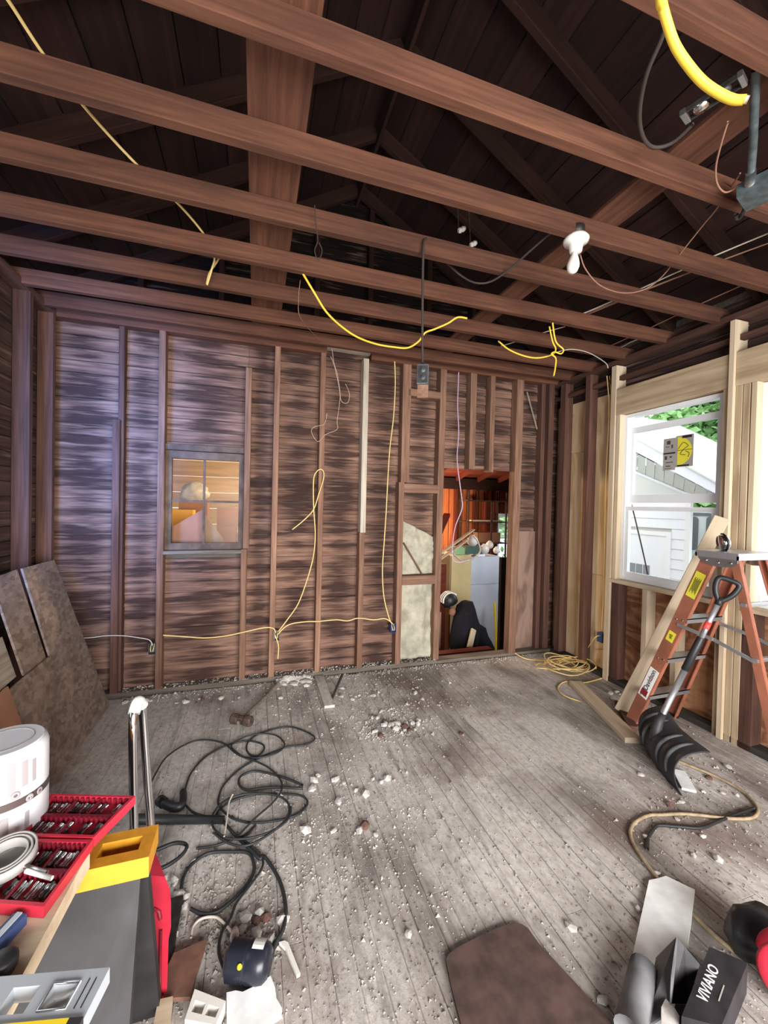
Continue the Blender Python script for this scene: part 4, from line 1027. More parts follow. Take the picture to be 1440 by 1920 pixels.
# wires in the right corner
wall = [(1138, 705), (1142, 760), (1140, 820), (1136, 900), (1134, 1000), (1132, 1100), (1128, 1180)]
cable('wall_cable', [W(a, b, X=XR+.02) for a, b in wall], .005, 'pale_yellow_cable', 'yellow cable dropping along the plywood corner', group='wall wiring')
cable('wall_cable', [W(a+5, b, X=XR+.03) for a, b in wall], .004, 'yellow_cable', 'second thinner yellow cable beside the corner one', group='wall wiring')
p = W(1127, 1195, X=XR+.05); t = thing('outlet_box', p, 'dark outlet box low on the plywood by the new stud', 'outlet box', 'outlet boxes on studs')
g = G(); g.box((-.02, -.03, -.045), (.04, .03, .045), 0, Matrix.Translation(p)); g.build('box', 'box_blue', t)
# canvas stuffed between the door studs
def cloth(name, x0, x1, z0, z1, y, label, seed, slant=0., mat='canvas', bulge=.05):
    nx, nz = 16, 34; vs = []; fs = []
    for j in range(nz+1):
        for i in range(nx+1):
            u, v = i/nx, j/nz
            xx = x0+(x1-x0)*u; top = z1-slant*u; zz = z0+(top-z0)*v
            w = mnoise.noise(Vector((u*4+seed, v*2+u*3, seed)))*.03+abs(mnoise.noise(Vector((u*7-v*5, v*3, seed*2))))*.03
            vs.append((xx+mnoise.noise(Vector((v*3, u, seed)))*.006, y-bulge*math.sin(math.pi*u)*.6*(.4+.6*math.sin(math.pi*min(1, v*1.2)))-w, zz))
    for j in range(nz):
        for i in range(nx): fs.append((j*(nx+1)+i, j*(nx+1)+i+1, (j+1)*(nx+1)+i+1, (j+1)*(nx+1)+i))
    g = G(); g.add(vs, fs, 0, True); o = g.build(name, mat)
    so = o.modifiers.new('thick', 'SOLIDIFY'); so.thickness = .004
    return tag(o, label, 'cloth')
cloth('canvas_sheet', 1.385, 1.735, .06, .815, D+.075, 'sagging pale canvas filling the lower door-side stud bay', 3.3)
cloth('canvas_sheet', 1.385, 1.735, .91, 1.45, D+.075, 'torn pale canvas with a slanting top edge in the stud bay', 6.1, slant=.17)
tag(beam('wood_strip', W(757, 1018, Y=D+.02), W(791, 1076, Y=D+.02), .025, .012, 'stud_wood'), 'thin wooden strip slanting across the canvas', 'strip')
# ================================================================== THINGS LEANING ON THE LEFT WALL
def leaning_panel(poly, label, name, mat, th=.014, base=(0, 0), top=.36, y_of=None):
    pass
# flake board sheet with an L-shaped cut: bottom on the floor along x=-1.05, top against the left studs
# local frame: u along Y (from the near end to the back), v up the slope
ang = math.atan2(1.23, .36)
o0 = Vector((-1.05, 3.56, 0.0)); su = Vector((0, -1, 0)); sv = Vector((-math.cos(ang), 0, math.sin(ang)))
def plane_hit(px, py):
    n = su.cross(sv); v = W(px, py, d=1.)-Vector((0, 0, H)); c = Vector((0, 0, H))
    t_ = (o0-c).dot(n)/v.dot(n); p = c+v*t_; r = p-o0; return (r.dot(su), r.dot(sv))
poly = [plane_hit(*q) for q in ((201, 1312), (100, 1050), (40, 1066), (92, 1230), (53, 1262), (12, 1298))]
poly = [(max(0, poly[0][0]), 0.0)]+poly[1:]
near_u = poly[-1][0]+.55
poly = poly+[(near_u, poly[-1][1]), (near_u, 0.0)]
Mf = Matrix(((su.x, sv.x, su.cross(sv).x, o0.x), (su.y, sv.y, su.cross(sv).y, o0.y), (su.z, sv.z, su.cross(sv).z, o0.z), (0, 0, 0, 1)))
t = thing('flake_board_sheet', (-1.1, 2.9, 0), 'large flake board sheet with a cut-out leaning on the left wall', 'board')
g = G(); g.prism(poly, -.006, .006, 0, None); g.build('sheet', 'flake_board', t, M=Mf)
st_ = [plane_hit(*q) for q in ((38, 1066), (0, 1080), (0, 1112), (52, 1264), (92, 1232))]
g = G(); g.prism([st_[0], st_[4], st_[3], st_[2], st_[1]], .016, .028); tag(g.build('flake_board_strip', 'flake_board', M=Mf), 'narrow flake board strip standing behind the cut-out sheet', 'board')
o0b = o0; e_ = [plane_hit(*q) for q in ((0, 1200), (24, 1188), (50, 1262), (8, 1300), (0, 1300))]
g = G(); g.prism(list(reversed([(a, b) for a, b in e_])), .05, .065); tag(g.build('pale_board', 'pale_stud_wood', M=Mf), 'pale grey board showing through the cut-out', 'board')
sm_ = [plane_hit(*q) for q in ((180, 1300), (192, 1280), (200, 1312), (196, 1330))]
pn = [plane_hit(*q) for q in ((-40, 1330), (4, 1290), (34, 1372), (20, 1440), (-40, 1470))]
g = G(); g.prism(list(reversed(pn)), -.026, -.014); tag(g.build('plywood_offcut', 'cardboard', M=Mf), 'tan plywood offcut in front of the flake board sheet', 'board')

# ================================================================== LADDER
t = thing('step_ladder', (2.9, 1.85, 0), 'orange fibreglass step ladder standing open under the window', 'ladder')
XN0, XN1, XF0, XF1 = 2.70, 2.76, 3.13, 3.05      # near rail foot/top, far rail foot/top
ZL = 1.30
def rail(name, p0, p1, w, d, mat='ladder_orange'):
    """C-channel rail: web faces outward, flanges inward"""
    p0 = Vector(p0); p1 = Vector(p1); L = (p1-p0).length; s = 1 if p0.x < 2.9 else -1
    M = axesM((p0+p1)/2, p1-p0, (1, 0, 0)); g = G(); tt = .006
    g.box((-L/2, -w/2, -tt/2), (L/2, w/2, tt/2), 0, None)
    g.box((-L/2, -w/2, 0), (L/2, -w/2+tt, s*d), 0, None); g.box((-L/2, w/2-tt, 0), (L/2, w/2, s*d), 0, None)
    return g.build(name, mat, t, M=M)
fn = rail('front_rail', (XN0, 2.27, .0), (XN1, 1.80, ZL), .082, .03)
rail('front_rail', (XF0, 2.27, .0), (XF1, 1.80, ZL), .082, .03)
rail('rear_rail', (XN0+.02, 1.335, .0), (XN1+.01, 1.66, ZL), .045, .025)
rail('rear_rail', (XF0-.02, 1.335, .0), (XF1-.01, 1.66, ZL), .045, .025)
def fy(z): return 2.27-.47*z/ZL
def ry(z): return 1.335+.325*z/ZL
for zz in (.27, .575, .88):
    xa = XN0+(XN1-XN0)*zz/ZL; xb = XF0+(XF1-XF0)*zz/ZL
    g = G(); g.box((xa, fy(zz)-.045, zz-.006), (xb, fy(zz)+.045, zz)); g.box((xa, fy(zz)-.045, zz-.03), (xb, fy(zz)-.041, zz)); g.box((xa, fy(zz)+.041, zz-.03), (xb, fy(zz)+.045, zz)); g.build('step', 'aluminium', t)
    for x_ in (xa-.006,):
        for dy in (-.02, .02):
            g = G(); g.lathe([(0, 0), (.006, 0), (.005, .003), (0, .004)], 8, 0, Matrix.Translation((x_, fy(zz)+dy, zz-.015)) @ Matrix.Rotation(-math.pi/2, 4, 'Y')); g.build('rivet', 'steel', t)
for zz in (.3, .75, 1.05):
    xa = XN0+(XN1-XN0)*zz/ZL; xb = XF0+(XF1-XF0)*zz/ZL; beam('rear_brace', (xa, ry(zz), zz), (xb, ry(zz), zz), .03, .02, 'aluminium', t)
for xa, z0 in ((2.735, .83), (3.08, .83)):
    beam('spreader', (xa, fy(z0), z0), (xa, (fy(z0)+ry(z0-.07))/2, z0-.03), .004, .022, 'aluminium', t, up=(0, .1, 1)); beam('spreader', (xa+.005, (fy(z0)+ry(z0-.07))/2, z0-.03), (xa+.005, ry(z0-.09), z0-.09), .004, .022, 'aluminium', t, up=(0, .1, 1))
g = G(); g.box((XN1-.035, 1.615, 1.335), (XF1+.03, 1.86, 1.35)); g.box((XN1-.035, 1.615, 1.31), (XN1-.03, 1.86, 1.335)); g.box((XN1-.035, 1.85, 1.31), (XF1+.03, 1.86, 1.335)); g.box((XN1-.035, 1.615, 1.31), (XF1+.03, 1.625, 1.335)); g.build('top_cap', 'aluminium', t)
for x_, s_ in ((XN1-.02, -1), (XF1+.02, 1)):
    g = G(); g.prism([(1.625, 1.325), (1.625, 1.29), (1.655, 1.262), (1.74, 1.255), (1.825, 1.275), (1.85, 1.30), (1.85, 1.325)], 0, .004, 0, Matrix(((0, 0, s_, x_), (1, 0, 0, 0), (0, 1, 0, 0), (0, 0, 0, 1)))); g.build('bracket', 'steel', t)
    for yy, zz in ((1.66, 1.287), (1.73, 1.282), (1.80, 1.29)):
        g = G(); g.lathe([(0, 0), (.009, 0), (.007, .004), (0, .006)], 10, 0, Matrix.Translation((x_+s_*.004, yy, zz)) @ Matrix.Rotation(s_*math.pi/2, 4, 'Y')); g.build('rivet', 'chrome', t)
for p in ((XN0, 2.27), (XF0, 2.27), (XN0+.02, 1.335), (XF0-.02, 1.335)): slab('foot', (p[0]-.012, p[1]-.05, 0), (p[0]+.03 if p[0] < 2.9 else p[0]+.012, p[1]+.05, .02), 'black_plastic', t)
def rail_sticker(z0, z1, w, mat, name):
    x_ = lambda z: XN0+(XN1-XN0)*z/ZL-.0045
    a, b = Vector((x_(z0), fy(z0), z0)), Vector((x_(z1), fy(z1), z1)); M = axesM((a+b)/2, b-a, (1, 0, 0)); L = (b-a).length
    g = G(); g.box((-L/2, -w/2, -.0004), (L/2, w/2, .0004)); return g.build(name, mat, t, M=M), M, L
s1, M1, L1 = rail_sticker(1.03, 1.20, .062, 'sticker_yellow', 'warning_sticker')
for k in range(7): 
    g = G(); yy = .02-.006*k; g.box((-.06+.01*(k % 3), yy-.0016, -.0016), (.05-.012*(k % 2), yy+.0008, -.0006), 0, M1); g.build('print_line', 'ink', s1)
s2, M2, L2 = rail_sticker(.70, .77, .05, 'sticker_yellow', 'size_sticker')
text('print_text', '#8', .03, 'ink', M2 @ Matrix.Translation((0, 0, -.0012)) @ Matrix.Rotation(math.pi, 4, 'X'), s2)
s3, M3, L3 = rail_sticker(.24, .47, .07, 'sticker_white', 'maker_sticker')
flipM = Matrix.Rotation(math.pi, 4, 'X')
text('maker_text', 'Davidson', .046, 'ink', M3 @ Matrix.Translation((.028, 0, -.0012)) @ flipM, s3, bold=.0006)
g = G(); g.box((-.107, -.024, -.0014), (-.058, .024, -.0006), 0, M3); lg = g.build('maker_logo', 'ink_red', s3)
# a hank of strap and a coffee-coloured tool on the cap
t2 = thing('metal_tool', W(1365, 1020, X=2.85), 'shiny round metal tool resting on the ladder cap', 'tool')
p = Vector((2.84, 1.77, 1.351)); Mtool = Matrix.Translation(p+Vector((0, 0, .052))) @ Matrix.Rotation(1.0, 4, 'Z') @ Matrix.Rotation(1.45, 4, 'X'); g = G(); g.lathe([(0, -.02), (.045, -.02), (.051, -.012), (.051, .012), (.045, .02), (.02, .024), (0, .024)], 22, 0, Mtool); g.build('case', 'chrome', t2)
g = G(); g.tube([Mtool @ Vector((math.cos(a)*.056, math.sin(a)*.056, .0)) for a in [i*math.pi/10 for i in range(4, 18)]], .0045, 0, 6); g.build('strap', 'black_plastic', t2)
g = G(); g.box((-.012, -.03, .022), (.012, .03, .03), 0, Mtool); g.build('clip', 'black_plastic', t2)

# ================================================================== SHOVEL
A0 = Vector((2.30, 1.60, .0)); A1 = Vector((2.57, 2.06, .0))          # cutting edge on the floor
wdir = (A1-A0).normalized(); wlen = (A1-A0).length
top = Vector((2.655, 1.635, 1.14)); 
t = thing('snow_shovel', A0, 'black snow shovel with grey shaft leaning on the ladder', 'shovel')
nrm = Vector((wdir.y, -wdir.x, 0))            # towards the wall
prof = []
for i in range(15):
    q = i/14; a = math.radians(-5+100*q); r = .122
    prof.append(((1-math.cos(a))*r*1.0-.05*math.sin(math.pi*q)*1.3, math.sin(a)*r*1.55+.05*q))
off0 = prof[0]; prof = [(x_-off0[0], z_-off0[1]) for x_, z_ in prof]
nw = 40; vs = []; fs = []; npf = len(prof)
for j in range(nw+1):
    u = j/nw
    for i, (x_, z_) in enumerate(prof):
        rib = .013*abs(math.sin(u*math.pi*4.5))**.7 * (.25+.75*math.sin(math.pi*min(1, (i+1)/14)))
        bow = -.03*math.sin(math.pi*u)
        p = A0+wdir*(u*wlen)+nrm*(x_+rib+bow)+Vector((0, 0, z_+abs(u-.5)*.03*i/14))
        vs.append(p)
for j in range(nw):
    for i in range(npf-1): a = j*npf+i; fs.append((a, a+1, a+npf+1, a+npf))
g = G(); g.add(vs, fs, 0, True); bl = g.build('blade', 'shovel_black', t)
for q_ in (.16, .33, .67, .84):
    j = int(q_*nw); g = G(); g.tube([vs[j*npf+i]-nrm*.004 for i in range(3, npf-1)], [.004+.008*math.sin(math.pi*(i-2)/(npf-3)) for i in range(3, npf-1)], 0, 7); g.build('rib', 'shovel_rib', bl)
so = bl.modifiers.new('thick', 'SOLIDIFY'); so.thickness = .006
hub = A0+wdir*(wlen*.5)+nrm*(prof[8][0]-.02)+Vector((0, 0, prof[8][1]))
sh0 = W(1236, 1352, X=2.44); 
d_ = (top-sh0).normalized()
g = G(); g.tube([hub+Vector((-.0, 0, -.04)), hub+(sh0-hub)*.6, sh0, sh0+d_*.06], [.03, .03, .024, .021], 0, 10); g.build('socket', 'shovel_black', t)
Ls = (top-sh0).length
g = G(); g.tube([sh0, sh0+d_*Ls*.44], .0175, 0, 14); g.build('shaft', 'aluminium', t)
g = G(); g.tube([sh0+d_*Ls*.40, sh0+d_*Ls*.405, sh0+d_*Ls*.645, sh0+d_*Ls*.65], [.018, .021, .021, .018], 0, 14); g.build('foam_grip', 'black_plastic', t)
g = G(); g.tube([sh0+d_*Ls*.64, sh0+d_*Ls*.93], .015, 0, 14); g.build('upper_shaft', 'aluminium', t)
g = G(); g.tube([sh0+d_*Ls*.715, sh0+d_*Ls*.765], .0162, 0, 14); g.build('red_band', 'ring_red', t)
sx = d_.cross(Vector((-.75, -.6, .2))).normalized(); hb = sh0+d_*Ls*.91
lp_ = [(0, 0), (-.035, .05), (-.05, .10), (-.045, .135), (0, .142), (.045, .135), (.05, .10), (.035, .05), (0, 0)]
g = G(); g.tube(smooth([hb+sx*a+d_*b for a, b in lp_], 5), .0155, 0, 9); g.tube([hb-d_*.02, hb+d_*.03], .019, 0, 10); g.build('grip', 'black_plastic', t)

# ================================================================== BOARDS ON THE RIGHT
p0 = W(1164, 1338, Z=0.0); p1 = Vector((3.085, 1.935, 1.56))
d_ = (p1-p0).normalized()
tag(beam('leaning_stud', p0+Vector((0, 0, .02)), p1, .088, .04, 'new_pine', up=(-.8, -.55, .3)), 'clean pine stud leaning from the floor to the window post', 'board')
tag(beam('floor_board', (2.79, 2.90, .02), (2.49, 2.06, .02), .115, .038, 'new_pine'), 'short clean pine board lying flat by the ladder', 'board')
tag(beam('white_scrap', W(1272, 1445, Z=.012), W(1292, 1482, Z=.012), .07, .012, 'drywall'), 'torn white plasterboard scrap behind the shovel blade', 'scrap')
tag(beam('dark_timber', (2.62, 2.18, .02), (2.86, 2.5, .02), .07, .035, 'dark_stud_wood'), 'dark red timber offcut on the floor between the pine boards', 'timber')

# ================================================================== CABLES ON THE FLOOR
def z6(pts): return [(240+a*.3472, 1200+b*.3472) for a, b in pts]
def zb(pts): return [(220+a*.2639, 1560+b*.2639) for a, b in pts]
def floor_cable(name, pix, r, mat, label, cat='cable', lift=0., **kw):
    rr_ = random.Random(len(label)); n = len(pix)
    return cable(name, [W(a, b, Z=r+lift+.004*rr_.random()) for a, b in pix], r, mat, label, cat, kw.get('group'))
floor_cable('extension_cable', z6([(295, 850), (305, 820), (340, 720), (420, 630), (530, 570), (640, 545), (720, 560), (735, 590), (700, 625), (660, 620), (640, 590), (650, 550), (700, 510), (790, 480), (880, 470), (960, 495), (1010, 530), (960, 565), (870, 575), (800, 600), (700, 640), (600, 700), (520, 780), (490, 850), (495, 900), (560, 960), (660, 985), (800, 975), (920, 940), (970, 880), (930, 840), (800, 830), (680, 835), (560, 870), (490, 920), (460, 955), (360, 935), (310, 890)]), .0055, 'black_cable', 'black extension cable coiled farthest out beside the hammer', group='black floor cables')
floor_cable('extension_cable', z6([(110, 800), (150, 720), (200, 640), (280, 580), (360, 545), (440, 540), (520, 560), (580, 610), (640, 635), (740, 630), (820, 600), (845, 560), (800, 515), (720, 505), (640, 520), (580, 550), (560, 580), (620, 630), (690, 655), (760, 690), (820, 750), (830, 810), (780, 880), (700, 950), (640, 1010), (580, 1070)]), .0052, 'black_cable', 'black cable sweeping from the left wall through two round loops', lift=.012, group='black floor cables')
floor_cable('extension_cable', z6([(945, 785), (860, 750), (760, 720), (680, 708), (610, 735), (600, 780), (640, 810), (720, 800), (820, 795), (900, 800), (945, 800)]), .0065, 'black_cable', 'thick black cable folded in a flat loop', lift=.006, group='black floor cables')
floor_cable('extension_cable', z6([(880, 900), (870, 960), (800, 1020), (700, 1060), (600, 1075), (520, 1065), (460, 1010), (460, 940), (520, 870), (620, 835), (740, 830), (830, 850), (870, 900), (850, 970), (760, 1050), (640, 1110), (540, 1095), (460, 1040)]), .0055, 'black_cable', 'black cable wound in the largest coil at the centre left', lift=.018, group='black floor cables')
floor_cable('extension_cable', z6([(370, 1125), (470, 1110), (560, 1080), (640, 1050), (690, 1000)])+[], .0052, 'black_cable', 'short black cable tail leaving the large coil', group='black floor cables')
floor_cable('extension_cable', z6([(500, 960), (540, 1010), (600, 1075), (660, 1130), (710, 1180)])+zb([(1050, 180), (1150, 340), (1195, 520), (1180, 680), (1120, 800), (1090, 900)]), .008, 'black_cable', 'black cable running from the coils to the dark canister', lift=.004, group='black floor cables')
floor_cable('extension_cable', zb([(450, 440), (470, 320), (540, 220), (650, 150), (800, 140), (930, 150), (970, 230), (960, 310), (900, 400), (800, 500), (700, 570), (600, 580), (520, 545)]), .007, 'black_cable', 'black cable lying in an open ring near the red case', group='black floor cables')
floor_cable('extension_cable', zb([(900, 60), (990, 130), (1035, 200), (1020, 270), (950, 370), (850, 500), (800, 620), (740, 720), (720, 850), (760, 980)]), .0052, 'black_cable', 'black cable bending down past the open ring', lift=.01, group='black floor cables')
floor_cable('extension_cable', zb([(180, 140), (270, 130), (400, 80), (480, 85), (490, 120), (440, 180), (350, 240), (250, 280), (190, 300)]), .008, 'black_cable', 'black cable hooking out from behind the yellow sawhorse top', lift=.05, group='black floor cables')
t = thing('cable_plug', W(322, 1508, Z=0), 'black cable connector end lying left of the coils', 'plug')
g = G(); g.tube(smooth([W(306, 1505, Z=.02), W(325, 1513, Z=.02), W(340, 1510, Z=.02), W(344, 1495, Z=.02), W(343, 1482, Z=.012)], 4), [.022]*9+[.018]*7+[.009], 0, 8); g.build('body', 'black_plastic', t)
g = G(); g.tube([W(299, 1500, Z=.02), W(308, 1506, Z=.02)], .026, 0, 8); g.build('socket', 'black_plastic', t)
g = G(); g.tube([W(255, 1536, Z=.025), W(420, 1537, Z=.02)], [.024, .018], 0, 10); tag(g.build('black_hose', 'black_cable'), 'straight black hose pointing at the cable coils', 'hose')
floor_cable('white_wire', z6([(565, 835), (545, 880), (535, 960), (520, 1060)]), .004, 'white_cable', 'short white wire lying across the big coil', 'wire', lift=.03)
t = thing('white_lead', W(400, 1730, Z=0), 'white cord with a small plug among the rubble', 'cord')
g = G(); g.tube(smooth([W(a, b, Z=.012) for a, b in zb([(525, 750), (540, 670), (600, 615), (700, 605), (770, 660), (830, 730)])], 5), .005, 0, 6); g.build('cord', 'white_cable', t)
g = G(); pa = W(440, 1752, Z=.015); g.lathe([(.0, -.02), (.012, -.02), (.016, 0), (.016, .018), (0, .018)], 10, 0, Matrix.Translation(pa) @ Matrix.Rotation(1.4, 4, 'X')); g.build('plug', 'porcelain', t)
def z4(pts): return [(1240+a*.1874, 1360+b*.1875) for a, b in pts]
def z5(pts): return [(900+a*.243, 1500+b*.243) for a, b in pts]
floor_cable('tan_flex', z4([(120, 330), (175, 360), (350, 430), (520, 500), (700, 590), (850, 690), (940, 790), (965, 860), (920, 920), (800, 935), (600, 925), (400, 900), (200, 885), (0, 895)])+z5([(1300, 120), (1200, 170), (1160, 240), (1180, 330), (1240, 430), (1320, 540), (1375, 610), (1450, 700)])+[(1297, 1712), (1330, 1745), (1365, 1775), (1400, 1800)], .0085, 'tan_cord', 'thick tan power cord curving from the shovel across the floor', 'cord')
floor_cable('black_flex', z4([(-140, 1240), (-130, 1120), (-60, 1020), (0, 1000), (200, 1015), (400, 1025), (550, 970), (700, 910), (930, 830)]), .008, 'black_cable', 'black cord lying under the tan power cord', 'cord')
cx, cy = W(1062, 1256, Z=0).x, W(1062, 1256, Z=0).y
t = thing('wire_coil', (cx, cy, 0), 'messy coil of tan wire piled in the far corner', 'wire coil')
for k in range(9):
    rr_ = random.Random(k+40); a0 = rr_.uniform(0, 6); rx_, ry_ = rr_.uniform(.12, .3), rr_.uniform(.10, .2); ox, oy = rr_.uniform(-.08, .1), rr_.uniform(-.08, .06); tl = rr_.uniform(-.12, .12)
    pts = [Vector((cx+ox+rx_*math.cos(a0+i*.42), cy+oy+ry_*math.sin(a0+i*.42), .012+k*.007+.03*abs(math.sin(i*.5+k))+tl*.1*math.cos(i*.42))) for i in range(16)]
    g = G(); g.tube(smooth(pts, 3), .0052, 0, 6); g.build('loop', 'pale_yellow_cable', t)
g = G(); g.tube(smooth([W(966, 1225, Z=.04), W(985, 1235, Z=.02), W(1010, 1238, Z=.01), W(1040, 1240, Z=.02)], 4), .006, 0, 6); g.build('tail', 'pale_yellow_cable', t)
g = G(); g.tube(smooth([W(1128, 1272, Z=.01), W(1095, 1280, Z=.01), W(1060, 1278, Z=.01), W(1046, 1290, Z=.01), W(1058, 1304, Z=.01), W(1090, 1316, Z=.01)], 4), .006, 0, 6); g.build('tail', 'pale_yellow_cable', t)
g = G(); g.tube(smooth([Vector((cx+.1, cy, .06)), W(1095, 1225, Y=cy+.1), W(1115, 1196, X=XR-.03), W(1126, 1192, X=XR+.04)], 5), .005, 0, 6); g.build('tail', 'pale_yellow_cable', t)

# ================================================================== THINGS ON THE FLOOR
t = thing('sledge_hammer', W(455, 1350, Z=0), 'rusty sledgehammer lying on the floor near the wall', 'hammer')
a, b = W(434, 1347, Z=.045), W(472, 1353, Z=.045); M0 = axesM((a+b)/2, b-a, (0, 0, 1)); L = (b-a).length
g = G(); pr = [(-L/2, .030), (-L/2+.012, .038), (-.03, .036), (-.02, .03), (.02, .03), (.03, .036), (L/2-.012, .038), (L/2, .030)]
g.lathe([(r, x_) for x_, r in pr], 8, 0, M0 @ Matrix.Rotation(math.pi/2, 4, 'Y'), False); g.build('head', 'rusty_iron', t)
e = W(523, 1283, Z=.03); g = G(); c_ = (a+b)/2; g.tube([c_-(e-c_)*.06, c_, c_.lerp(e, .3), c_.lerp(e, .7), e], [.015, .016, .014, .016, .019], 0, 9); g.build('handle', 'grey_wood', t)
tag(beam('loose_plank', W(598, 1268, Z=.014), W(618, 1325, Z=.014), .08, .022, 'dusty_floor'), 'loose floorboard lifted near the middle stud', 'plank')
tag(beam('splinter', W(622, 1311, Z=.005), W(642, 1264, Z=.10), .02, .012, 'black_wood'), 'dark wooden splinter sticking up from the floor hole', 'splinter')
# brown seat-like panel at the bottom
def lay(name, pix, Z0, th, mat, label, cat, bevel=.02, **kw):
    pts = [W(a, b, Z=Z0) for a, b in pix]; g = G(); g.prism([(p.x, p.y) for p in reversed(pts)], Z0-th, Z0)
    o = g.build(name, mat); return tag(o, label, cat, kw.get('group'))
pts_ = [(836, 1800), (842, 1788), (858, 1776), (905, 1752), (945, 1735), (962, 1731), (978, 1732), (990, 1740), (1010, 1768), (1060, 1822), (1120, 1888), (1152, 1925), (1120, 1990), (1000, 2020), (905, 2010), (866, 1925), (850, 1865)]
lay('brown_hardboard', pts_, .016, .016, 'brown_seat', 'dark brown round-cornered panel lying in the foreground', 'panel')
lay('plasterboard_strip', [(1217, 1650), (1232, 1647), (1249, 1642), (1276, 1655), (1303, 1668), (1297, 1720), (1285, 1800), (1262, 1900), (1245, 1960), (1140, 1960), (1178, 1826)], .02, .018, 'drywall', 'long white plasterboard strip with a pointed end', 'plasterboard')
lay('pvc_piece', zb([(1150, 780), (1190, 770), (1215, 785), (1240, 850), (1300, 1000), (1275, 1015), (1225, 900), (1195, 825)]), .015, .012, 'porcelain', 'narrow white plastic piece right of the dark canister', 'plastic piece')
lay('white_shard', zb([(775, 1140), (840, 1125), (890, 1135), (985, 1090), (1090, 1020), (1120, 1100), (1130, 1180), (1170, 1250), (1165, 1290), (1090, 1340), (1080, 1420), (780, 1420)]), .03, .016, 'drywall', 'broad broken white plasterboard shard in the foreground', 'plasterboard')
lay('brown_tile', zb([(640, 755), (600, 890), (560, 1010), (520, 1170), (330, 1180), (330, 1010), (400, 860)]), .03, .014, 'brown_tile', 'brown smooth tile piece leaning by the red case', 'tile')
lay('lath_strip', zb([(290, 1190), (395, 1165), (375, 1400), (250, 1400)]), .045, .014, 'new_pine', 'short pale lath at the foot of the red case', 'strip')
# white double outlet frame
t = thing('switch_surround', W(385, 1880, Z=0), 'white two-hole plastic frame in the foreground rubble', 'plastic frame')
q = [W(a, b, Z=.05) for a, b in zb([(550, 1115), (770, 1200), (700, 1370), (480, 1330)])]
g = G(); th = Vector((0, 0, -.04))
def bil(u, v): return (q[0]*(1-u)+q[1]*u)*(1-v)+(q[3]*(1-u)+q[2]*u)*v
for u0, u1, v0, v1 in ((0, 1, 0, .34), (0, 1, .74, 1), (0, .12, .34, .74), (.46, .56, .34, .74), (.9, 1, .34, .74)):
    c4 = [bil(u0, v0), bil(u1, v0), bil(u1, v1), bil(u0, v1)]; g.add(c4+[p+th for p in c4], [(3, 2, 1, 0), (4, 5, 6, 7), (0, 1, 5, 4), (1, 2, 6, 5), (2, 3, 7, 6), (3, 0, 4, 7)])
g.build('frame', 'porcelain', t)
# dark ribbed canister on its side
t = thing('canister', W(465, 1800, Z=0), 'dark ribbed canister with a white label lying on its side', 'canister')
a, b = W(425, 1798, Z=.055), W(506, 1806, Z=.055); L = (b-a).length; M0 = axesM((a+b)/2, b-a, (0, 0, 1)) @ Matrix.Rotation(math.pi/2, 4, 'Y')
pr = [(0, -L/2), (.03, -L/2), (.045, -L/2+.01)]
for k in range(8): z_ = -L/2+.015+k*.0075; pr += [(.055, z_), (.051, z_+.004)]
pr += [(.055, -L/2+.08), (.055, L/2-.03), (.05, L/2-.012), (.036, L/2), (0, L/2)]
g = G(); g.lathe(pr, 24, 0, M0); g.build('body', 'bottle_navy', t)
M1 = axesM((a+b)/2, b-a, (0, 0, 1)); g = G()
for i in range(6):
    an = math.radians(-10+i*12); an2 = math.radians(-10+(i+1)*12); r = .0562
    g.add([(L*.10, -math.sin(an)*r*-1, math.cos(an)*r), (L*.36, -math.sin(an)*r*-1, math.cos(an)*r), (L*.36, math.sin(an2)*r, math.cos(an2)*r), (L*.10, math.sin(an2)*r, math.cos(an2)*r)], [(0, 1, 2, 3)], 0, True, M1)
g.build('label', 'sticker_white', t)
g = G(); g.lathe([(0, 0), (.008, 0), (.008, .002), (0, .002)], 10, 0, M1 @ Matrix.Translation((-.01, -.046, .033)) @ Matrix.Rotation(math.radians(55), 4, 'X')); g.build('emblem', 'level_yellow', t)

# ---- lower right heap
def prismbox(name, c, sx, sy, sz, rot, mat, parent=None):
    M = Matrix.Translation(c) @ Matrix.Rotation(rot[2], 4, 'Z') @ Matrix.Rotation(rot[1], 4, 'Y') @ Matrix.Rotation(rot[0], 4, 'X')
    g = G(); g.box((-sx/2, -sy/2, -sz/2), (sx/2, sy/2, sz/2)); return g.build(name, mat, parent, M=M), M
t = thing('black_carton', (1.47, .88, 0), 'black printed carton with silver lettering in the corner heap', 'box')
e0, e1, e2, e3 = W(1330, 1775, Z=.11), W(1402, 1805, Z=.11), W(1352, 1925, Z=.11), W(1278, 1905, Z=.11)
g = G(); c4 = [e0, e1, e2, e3]; g.add(c4+[p-Vector((0, 0, .105)) for p in c4], [(3, 2, 1, 0), (4, 5, 6, 7), (0, 1, 5, 4), (1, 2, 6, 5), (2, 3, 7, 6), (3, 0, 4, 7)]); g.build('carton', 'carton_black', t)
xd = (e0-e3).normalized(); Mt = axesM((e0+e1+e2+e3)/4+Vector((-.01, 0, .0012)), xd, (0, 0, 1))
text('lettering', 'VIVIANO', .037, 'sticker_white', Mt @ Matrix.Translation((0, .012, 0)), t, bold=.0004)
g = G(); g.box((-.035, -.0215, -.0004), (.03, -.0185, .0006), 0, Mt); g.build('print_line', 'grey_label', t)
t = thing('open_carton', (1.42, .98, 0), 'torn grey carton with an upright open flap', 'box')
